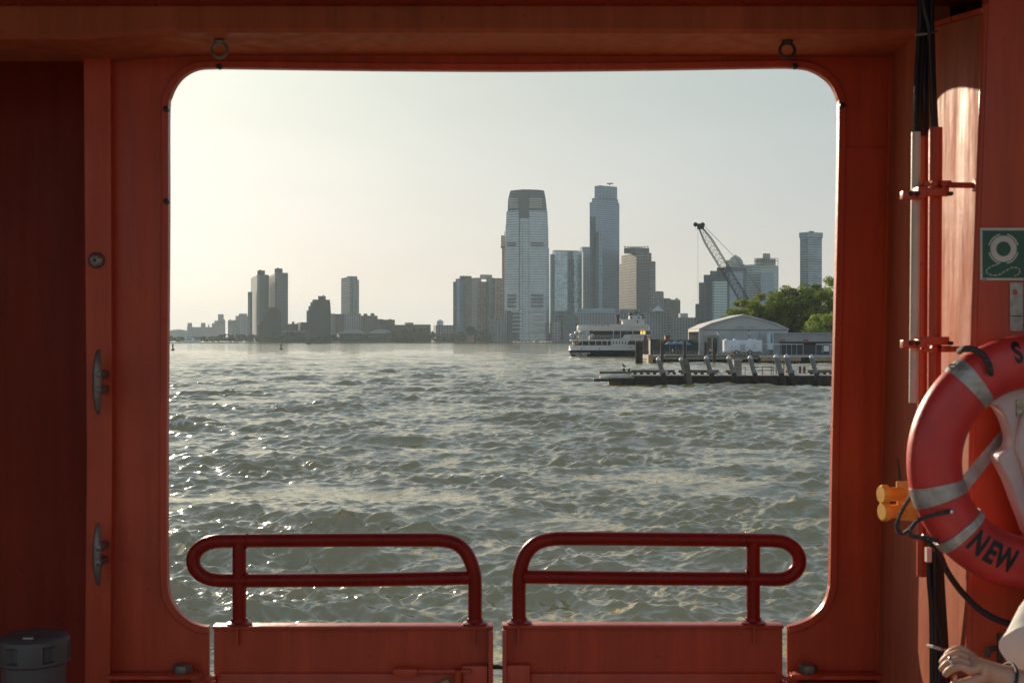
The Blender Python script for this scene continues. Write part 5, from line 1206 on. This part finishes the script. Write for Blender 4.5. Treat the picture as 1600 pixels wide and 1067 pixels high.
tag(MB().tube([P(1449, 1008, 3.68), P(1458, 1010, 3.65), P(1468, 1013, 3.65), P(1483, 1018, 3.69)], .005, 6).build('cable_tie', M['pipe_white']), 'pale strap tied round the lower black cables', 'cable tie')
tag(MB().box(X(1446.5, 3.65), X(1454, 3.65), 3.64, 3.66, Z(877, 3.65), Z(855, 3.65)).build('cable_tag', M['pinkwhite']), 'small pinkish tag on the lower cables under the ring', 'tag')
cable('thick black hose curving from the life ring to the lower right', [(1440, 838, 3.5), (1462, 852, 3.5), (1480, 892, 3.5), (1506, 928, 3.5), (1540, 958, 3.48), (1582, 975, 3.46), (1640, 980, 3.45)], .0085, name='hose')
# small black bracket on the lower panel
bt = thing('wall_hook', 'small dark hook on the red panel above the arm', 'hook', P(1555, 1000, YF-.03))
MB().box(X(1553, YF), X(1560, YF), YF-.035, YF-.02, Z(1032, YF), Z(985, YF)).build('plate', M['bin_dark'], bt, bevel=.003)
MB().tube([P(1556, 1012, YF-.04), P(1545, 1014, YF-.05), P(1542, 1026, YF-.05)], .008, 8).build('hook', M['bin_dark'], bt)

# ---- yellow junction plug
yp = thing('junction_box', 'yellow plastic junction box with two round screw plugs', 'junction box', P(1405, 785, 3.98))
dY = 3.95
MB().loft([[P(1400, 752, dY), P(1432, 750, dY-.02), P(1436, 815, dY-.02), P(1402, 812, dY)], [P(1400, 752, dY+.08), P(1432, 750, dY+.08), P(1436, 815, dY+.08), P(1402, 812, dY+.08)]]).build('body', M['yellow'], yp, bevel=.003)
for px_, py_ in ((1384, 772), (1385.5, 799)):
    c = P(px_, py_, dY-.01); pb = MB(); rings = []
    axis = Vector((-.97, -.24, 0)).normalized(); up = Vector((0, 0, 1)); sd_ = axis.cross(up)
    for h, r_ in ((-.055, .021), (-.004, .021), (-.004, .028), (.014, .028), (.018, .025), (.018, .004)):
        rings.append([c + axis*h + (sd_*math.cos(2*math.pi*k/32) + up*math.sin(2*math.pi*k/32))*(r_*(1.05 if (k % 8 < 2 and r_ > .0255) else 1)) for k in range(32)])
    MB().loft(rings).build('screw_plug', M['yellow'], yp, smooth=True)
tag(MB().loft([[P(1401, 715, dY), P(1404.5, 715, dY), P(1409, 750, dY), P(1404, 750, dY)], [P(1401, 715, dY+.01), P(1404.5, 715, dY+.01), P(1409, 750, dY+.01), P(1404, 750, dY+.01)]]).build('antenna_strip', M['bin_dark']), 'thin dark strip standing up from the yellow junction box', 'strip')

# ---- life ring
DR = 3.43
RC = P(1618, 722, DR); RO, RI = 200/FPX*DR, 117/FPX*DR; RM = (RO+RI)/2; HW = (RO-RI)/2; HT = .052
ring = thing('life_ring', 'red life ring with grey reflective bands and black lettering on the right panel', 'life ring', tuple(RC))
def ring_pt(ang, u, grow=0):     # u: angle round the section, 0 = outer, 90 = front
    cu, su = math.cos(u), math.sin(u)
    e = .80
    rr = RM + (HW+grow)*math.copysign(abs(cu)**e, cu); yy = -(HT+grow)*math.copysign(abs(su)**e, su)
    return (RC.x + rr*math.cos(ang), RC.y + yy, RC.z + rr*math.sin(ang))
def ring_seg(a0, a1, n, grow, full):
    rings = []
    for i in range(n + (0 if full else 1)):
        a = a0 + (a1-a0)*i/n
        rings.append([ring_pt(a, 2*math.pi*k/36, grow) for k in range(36)])
    m_ = MB().loft(rings, cap=not full)
    if full:
        nn = 36; N_ = len(rings)
        for j in range(nn): k = (j+1) % nn; m_.f.append(((N_-1)*nn+j, (N_-1)*nn+k, k, j))
    return m_
ring_seg(0, 2*math.pi, 120, 0, True).build('shell', M['ring'], ring, smooth=True)
for c_, w_ in ((130.5, 4.2), (196.5, 4.6), (309, 4.2), (20, 4.6), (54, 4.2)):
    ring_seg(R(c_-w_), R(c_+w_), 8, .0018, False).build('reflective_band', M['tape'], ring, smooth=True)
ring_seg(R(219), R(224), 6, .005, False).build('retaining_strap', M['tape'], ring, smooth=True)
def arc_text(txt, ang0, dang, size, rad, flip, nm):
    """letters one after another along the ring; flip: tops towards the centre (lower half)"""
    bm = bmesh.new()
    for i, ch in enumerate(txt):
        if ch == ' ': continue
        me = text_mesh(ch, size, 0, size*.042)
        tb = bmesh.new(); tb.from_mesh(me); bpy.data.meshes.remove(me)
        bmesh.ops.triangulate(tb, faces=tb.faces)
        bmesh.ops.subdivide_edges(tb, edges=tb.edges, cuts=2, use_grid_fill=True)
        a = R(ang0 + i*dang); tmp = bpy.data.meshes.new('t')
        for v in tb.verts:
            lx, ly = v.co.x*.74, v.co.y*1.12
            if flip: rr = rad - ly; aa = a + lx/rad
            else: rr = rad + ly; aa = a - lx/rad
            q = max(-.98, min(.98, (rr-RM)/HW)); cu = math.copysign(abs(q)**(1/.80), q)
            su = math.sqrt(max(0, 1-cu*cu)); yy = -HT*su**.80
            v.co = Vector((rr*math.cos(aa), yy-.0016, rr*math.sin(aa)))
        tb.to_mesh(tmp); tb.free(); bm.from_mesh(tmp); bpy.data.meshes.remove(tmp)
    me = bpy.data.meshes.new(nm); bm.to_mesh(me); bm.free(); me.materials.append(M['ink'])
    o = bpy.data.objects.new(nm, me); COL.objects.link(o); o.parent = ring
arc_text('NEW YORK', 230.5, 8.9, .074, RM+.000, True, 'lettering')
arc_text('SSG', 103, -8.4, .066, RM+.027, False, 'lettering')
# grab line
def ringpx(px, py, off=.0):
    p = P(px, py, DR); return (p.x, DR-HT-off, p.z)
rp1 = smooth_path([(P(1499, 549, 3.44))[:], tuple(P(1506, 545, 3.39)), tuple(P(1518, 545, 3.375)), tuple(P(1532, 551, 3.365)), tuple(P(1543, 565, 3.36)), tuple(P(1547, 580, 3.365)), tuple(P(1547.5, 584, 3.38))], 6)
MB().tube(rp1, .0085, 10).build('grab_line', M['rope'], ring, smooth=True)
rp2 = smooth_path([tuple(P(a, b, c)) for a, b, c in ((1486, 797, 3.385), (1478, 800, 3.37), (1452, 806, 3.36), (1434, 813, 3.36), (1424, 824, 3.38), (1412, 832, 3.42), (1403, 829, 3.44), (1402, 817, 3.45), (1408, 800, 3.46), (1419, 782, 3.48), (1424, 774, 3.5))], 6)
MB().tube(rp2, .0058, 8).build('grab_line', M['rope'], ring, smooth=True)
rp3 = smooth_path([tuple(P(a, b, c)) for a, b, c in ((1422, 826, 3.375), (1424, 836, 3.38), (1438, 839, 3.40), (1456, 842, 3.40), (1475, 850, 3.42))], 6)
MB().tube(rp3, .0058, 8).build('grab_line', M['rope'], ring, smooth=True)
for px_, py_ in ((1547, 585), (1486, 799)):
    c = P(px_, py_, DR-HT); MB().blob(tuple(c), .010, .008, .008).build('eyelet', M['silver'], ring, smooth=True)
MB().blob(tuple(P(1488, 572, DR-.04)), .012, .008, .007).build('rivet', M['silver'], ring, smooth=True)

# ---- aged white lifebuoy holder inside the ring
hl = thing('ring_holder', 'aged pinkish white plastic bracket holding the life ring', 'holder', tuple(P(1590, 700, 3.5)))
shp = [(1536, 630), (1543, 615), (1552, 607), (1572, 603), (1600, 598), (1640, 596), (1652, 700), (1650, 850), (1612, 845), (1597, 812), (1586, 785), (1574, 752), (1559, 724), (1556, 716), (1559, 708), (1570, 702), (1575, 694), (1576, 682), (1570, 660), (1560, 640), (1553, 634)]
dH = 3.47
MB().xz([(X(a, dH), Z(b, dH)) for a, b in smooth_path(shp, 2)], dH-.02, dH+.05).build('body', M['pinkwhite'], hl, bevel=.008, seg=3)
MB().xz([(X(a, dH-.04), Z(b, dH-.04)) for a, b in ((1596, 652), (1588, 700), (1600, 738), (1612, 790), (1640, 800), (1645, 640), (1612, 632))], dH-.045, dH-.018).build('raised_face', M['pinkwhite'], hl, bevel=.008, seg=3)
MB().box(X(1583, dH), X(1594, dH), dH-.026, dH-.0195, Z(650, dH), Z(624, dH)).build('label_plate', mat('brass_label', (.42, .36, .22), .5, nscale=90, var=.6), hl)
sw = MB().loft([[P(1501, 747, 3.50), P(1511, 768, 3.50), P(1573, 690, 3.54), P(1566, 670, 3.54)], [P(1501, 747, 3.506), P(1511, 768, 3.506), P(1573, 690, 3.546), P(1566, 670, 3.546)]])
tag(sw.build('hanging_strap', M['tape']), 'grey webbing strap slanting across inside the life ring', 'strap')

# ---- safety sign and little label
DG = YF-.022
sg = thing('safety_sign', 'green square safety sign with white life ring and rope symbol', 'sign', tuple(P(1570, 397, DG)))
MB().box(X(1531, DG), X(1612, DG), DG-.004, DG, Z(438, DG), Z(356.5, DG)).build('border', M['sign_white'], sg)
MB().box(X(1534.5, DG), X(1608.5, DG), DG-.006, DG-.0035, Z(434.5, DG), Z(360.5, DG)).build('field', M['sign_green'], sg)
def sarc(cx, cy, r0, r1, a0, a1, n=24, ex=1.0):
    pts = [(X(cx + ex*r1*math.cos(R(a0+(a1-a0)*k/n)), DG-.007), Z(cy - r1*math.sin(R(a0+(a1-a0)*k/n)), DG-.007)) for k in range(n+1)]
    pts2 = [(X(cx + ex*r0*math.cos(R(a0+(a1-a0)*k/n)), DG-.007), Z(cy - r0*math.sin(R(a0+(a1-a0)*k/n)), DG-.007)) for k in range(n+1)]
    m_ = MB()
    return m_.loft([[(p[0], DG-.0075, p[1]), (q[0], DG-.0075, q[1]), (q[0], DG-.0055, q[1]), (p[0], DG-.0055, p[1])] for p, q in zip(pts, pts2)])
sarc(1568, 389, 11.5, 20.5, 0, 360, 48).build('ring_symbol', M['sign_white'], sg)
for k in range(4): sarc(1568, 389, 22, 24, 90*k+14, 90*k+76, 16).build('ring_line', M['sign_white'], sg)
ropep = smooth_path([(1563, 411), (1556, 414), (1546, 418), (1541, 425), (1550, 430), (1562, 429), (1572, 423), (1583, 418), (1593, 421), (1592, 428), (1585, 431.5)], 5)
rm_ = MB()
for i in range(0, len(ropep)-2, 3): rm_.tube([(X(a, DG-.007), DG-.0065, Z(b, DG-.007)) for a, b in ropep[i:i+3]], .0019, 5)
rm_.build('rope_symbol', M['sign_white'], sg)
for a_, b_ in ((1533, 1541), (1597, 1606)): MB().box(X(a_, DG), X(b_, DG), DG-.0046, DG-.0038, Z(437.2, DG), Z(436.2, DG)).build('small_print', M['ink'], sg)
sc = thing('wall_label', 'narrow worn white label with red smudge under the safety sign', 'label', tuple(P(1587, 478, DG)))
MB().box(X(1577.5, DG), X(1597.5, DG), DG-.003, DG, Z(517, DG), Z(442, DG)).build('plate', mat('worn_label', (.42, .42, .36), .6, nscale=60, var=.3), sc)
MB().box(X(1578.5, DG), X(1596.5, DG), DG-.0042, DG-.0028, Z(494.5, DG), Z(493, DG)).build('crease', M['ink'], sc)
MB().blob(tuple(P(1586, 457, DG-.003)), .007, .0012, .009).build('red_smudge', M['redletter'], sc)

# ---- seated passenger at the right, only an arm in view
def skin_chain(nodes, edges, name, m, parent=None, sub=2, root=0):
    me = bpy.data.meshes.new(name)
    me.from_pydata([tuple(n_[0]) for n_ in nodes], edges, [])
    o = bpy.data.objects.new(name, me); COL.objects.link(o)
    md = o.modifiers.new('Skin', 'SKIN'); md.use_smooth_shade = True
    sv = me.skin_vertices[0].data if me.skin_vertices else None
    if sv is None:
        bpy.context.view_layer.update()
    for i, n_ in enumerate(nodes):
        r = n_[1]; me.skin_vertices[0].data[i].radius = (r, r) if isinstance(r, (int, float)) else r
        me.skin_vertices[0].data[i].use_root = (i == root)
    sb = o.modifiers.new('Sub', 'SUBSURF'); sb.levels = sub; sb.render_levels = sub
    bpy.context.view_layer.update()
    me2 = bpy.data.meshes.new_from_object(o.evaluated_get(bpy.context.evaluated_depsgraph_get()))
    me2.name = name; me2.materials.clear(); me2.materials.append(m)
    me2.polygons.foreach_set('use_smooth', [True]*len(me2.polygons))
    bpy.data.objects.remove(o); bpy.data.meshes.remove(me)
    if parent is not None:
        off = parent.location
        me2.transform(Matrix.Translation(-Vector(off)))
    q = bpy.data.objects.new(name, me2); COL.objects.link(q); q.parent = parent
    return q
pe = thing('person', 'seated person at the right edge, arm in a white short sleeve, wearing a black bracelet', 'person', (1.62, 2.9, FZ))
sh = P(1675, 972, 2.95); el = P(1650, 1092, 2.78); wr = P(1549, 1050, 2.80); kn = P(1519, 1036, 2.80)
hipc = Vector((1.62, 3.05, 4.92)); chest = Vector((1.58, 3.08, 5.22)); neck = Vector((1.58, 3.06, 5.47)); head = Vector((1.57, 3.02, 5.64))
nodes = [(hipc, .15), ((hipc+chest)/2, .13), (chest, (.17, .12)), (neck, .055), (head - Vector((0, 0, .06)), .075), (head + Vector((0, 0, .05)), .085),
         (Vector((sh.x+.03, sh.y+.03, sh.z+.02)), .062), (sh.lerp(el, .5), .050), (el, .044), (el.lerp(wr, .40), .043), (el.lerp(wr, .8), .030), (wr, (.026, .024)),
         (Vector((1.77, 3.05, 5.33)), .060), (Vector((1.84, 2.95, 5.06)), .046), (Vector((1.74, 2.75, 4.98)), .035), (Vector((1.68, 2.66, 4.97)), .025),
         (Vector((1.52, 3.0, 4.90)), .09), (Vector((1.50, 2.62, 4.92)), .075), (Vector((1.50, 2.60, 4.66)), .055), (Vector((1.50, 2.60, 4.47)), .04), (Vector((1.50, 2.46, 4.44)), .035),
         (Vector((1.72, 3.0, 4.90)), .09), (Vector((1.74, 2.62, 4.92)), .075), (Vector((1.74, 2.60, 4.66)), .055), (Vector((1.74, 2.60, 4.47)), .04), (Vector((1.74, 2.46, 4.44)), .035),
         (wr.lerp(kn, .55), (.034, .022)), (kn, (.038, .019))]
edges = [(0, 1), (1, 2), (2, 3), (3, 4), (4, 5), (2, 6), (6, 7), (7, 8), (8, 9), (9, 10), (10, 11), (2, 12), (12, 13), (13, 14), (14, 15), (0, 16), (16, 17), (17, 18), (18, 19), (19, 20), (0, 21), (21, 22), (22, 23), (23, 24), (24, 25), (11, 26), (26, 27)]
# hand: five separate fingers rooted in the palm, curling down over the knee edge
hx = (kn - wr).normalized(); hn = Vector((0, -.45, .9)).normalized(); hs_ = hx.cross(hn).normalized(); hn = hs_.cross(hx).normalized()
base_i = 27
fing = []
for f_, (sd_, ln_) in enumerate(((-.030, .9), (-.011, 1.0), (.010, .96), (.029, .78))):
    b0 = kn + hs_*sd_*1.0 + hx*.006
    p1 = b0 + hx*.030*ln_ + hn*.002; p2 = p1 + (hx*.5 - hn*.85).normalized()*.028*ln_; p3 = p2 + (hx*.05 - hn*1.0).normalized()*.024*ln_
    i0 = len(nodes); nodes += [(b0, .0105), (p1, .0100), (p2, .0090), (p3, .0078)]; edges += [(base_i, i0), (i0, i0+1), (i0+1, i0+2), (i0+2, i0+3)]
    fing.append((p1, p2, p3))
t0 = wr.lerp(kn, .55) - hs_*.030 - hn*.004; t1 = t0 + hx*.030 - hs_*.018 - hn*.020; t2 = t1 + hx*.026 - hs_*.004 - hn*.018
i0 = len(nodes); nodes += [(t0, .013), (t1, .0115), (t2, .0095)]; edges += [(26, i0), (i0, i0+1), (i0+1, i0+2)]
skin_chain(nodes, edges, 'body', M['skin'], pe)
# sleeve and shirt
def tubecloth(pts, rads, m, nm, wav=.0, n=28):
    pts = [Vector(p) for p in pts]; rings = []; up = Vector((0, 1, 0))
    for i, p in enumerate(pts):
        a = pts[max(i-1, 0)]; c = pts[min(i+1, len(pts)-1)]; t = (c-a).normalized(); u = (up - t*up.dot(t)).normalized(); w = t.cross(u)
        r = rads[i]; r = (r, r) if isinstance(r, (int, float)) else r
        rings.append([p + (u*math.cos(2*math.pi*k/n)*r[1] + w*math.sin(2*math.pi*k/n)*r[0])*(1 + wav*math.sin(k*2*math.pi*5/n + i*1.1) + wav*.6*math.sin(k*2*math.pi*3/n - i*.7)) for k in range(n)])
    return MB().loft(rings).build(nm, m, pe, smooth=True)
slv = [P(1668, 955, 2.97), P(1640, 972, 2.92), P(1618, 1000, 2.87), P(1600, 1030, 2.83)]
tubecloth([P(1700, 935, 3.02), P(1662, 955, 2.97), P(1636, 985, 2.92), P(1618, 1012, 2.88), P(1612, 1022, 2.86)], [.085, .080, .074, .070, .068], M['shirt'], 'sleeve', .05)
tubecloth([(1.62, 3.05, 4.84), (1.62, 3.06, 5.0), (1.60, 3.08, 5.22), (1.60, 3.08, 5.34), (1.59, 3.07, 5.42), (1.585, 3.07, 5.46)], [(.215, .205), (.21, .19), (.235, .185), (.225, .165), (.15, .12), (.085, .08)], M['shirt'], 'shirt', .03)
tubecloth([(1.70, 3.08, 5.37), (1.80, 3.03, 5.28), (1.83, 2.98, 5.16)], [.075, .070, .066], M['shirt'], 'sleeve', .05)
for s_ in (1.51, 1.73): tubecloth([(s_, 3.08, 4.90), (s_, 2.72, 4.92), (s_, 2.585, 4.90), (s_, 2.585, 4.66), (s_, 2.6, 4.50)], [.14, .135, .120, .095, .080], M['denim'], 'trouser_leg', .02)
MB().blob((head.x, head.y+.015, head.z+.03), .098, .112, .13, 18, 12).build('hair', M['hair'], pe, smooth=True)
# bracelet
bc = wr + (el-wr).normalized()*.035; bd = (el-wr).normalized(); bu = Vector((0, 0, 1)); bu = (bu - bd*bu.dot(bd)).normalized(); bw = bd.cross(bu)
MB().tube([bc + (bu*math.cos(2*math.pi*k/28) + bw*math.sin(2*math.pi*k/28))*.0345 + bd*.010*math.sin(2*math.pi*k/28) for k in range(29)], .0036, 8, cap=False).build('bracelet', M['black'], pe, smooth=True)
f1, f2, f3 = fing[1]; rc = f1.lerp(f2, .55); rd = (f2-f1).normalized(); ru = rd.orthogonal().normalized(); rw_ = rd.cross(ru)
MB().tube([rc + (ru*math.cos(2*math.pi*k/20) + rw_*math.sin(2*math.pi*k/20))*.0108 for k in range(21)], .0022, 6, cap=False).build('finger_ring', M['silver'], pe, smooth=True)
bnch = thing('bench', 'grey bench under the seated person beyond the right edge', 'bench', (1.7, 3.05, FZ))
MB().box(1.36, 2.4, 2.78, 3.35, 4.74, 4.79).build('seat', M['bin'], bnch, bevel=.01)
for a_ in (1.40, 2.32): MB().box(a_, a_+.04, 2.82, 3.32, FZ, 4.74).build('leg', M['bin_dark'], bnch)

# ------------------------------------------------------------------ haze over the harbour
hz = MB().box(-12500, 12500, -2500, 12500, -3.2, 262).build('haze', bpy.data.materials.new('haze_air')); hz['kind'] = 'stuff'
hm = hz.data.materials[0]; hm.use_nodes = True; n = hm.node_tree.nodes; n.clear()
pv = n.new('ShaderNodeVolumePrincipled'); ou = n.new('ShaderNodeOutputMaterial'); hm.node_tree.links.new(pv.outputs[0], ou.inputs['Volume'])
pv.inputs['Color'].default_value = (.80, .95, 1.0, 1); pv.inputs['Density'].default_value = .000068; pv.inputs['Anisotropy'].default_value = .12
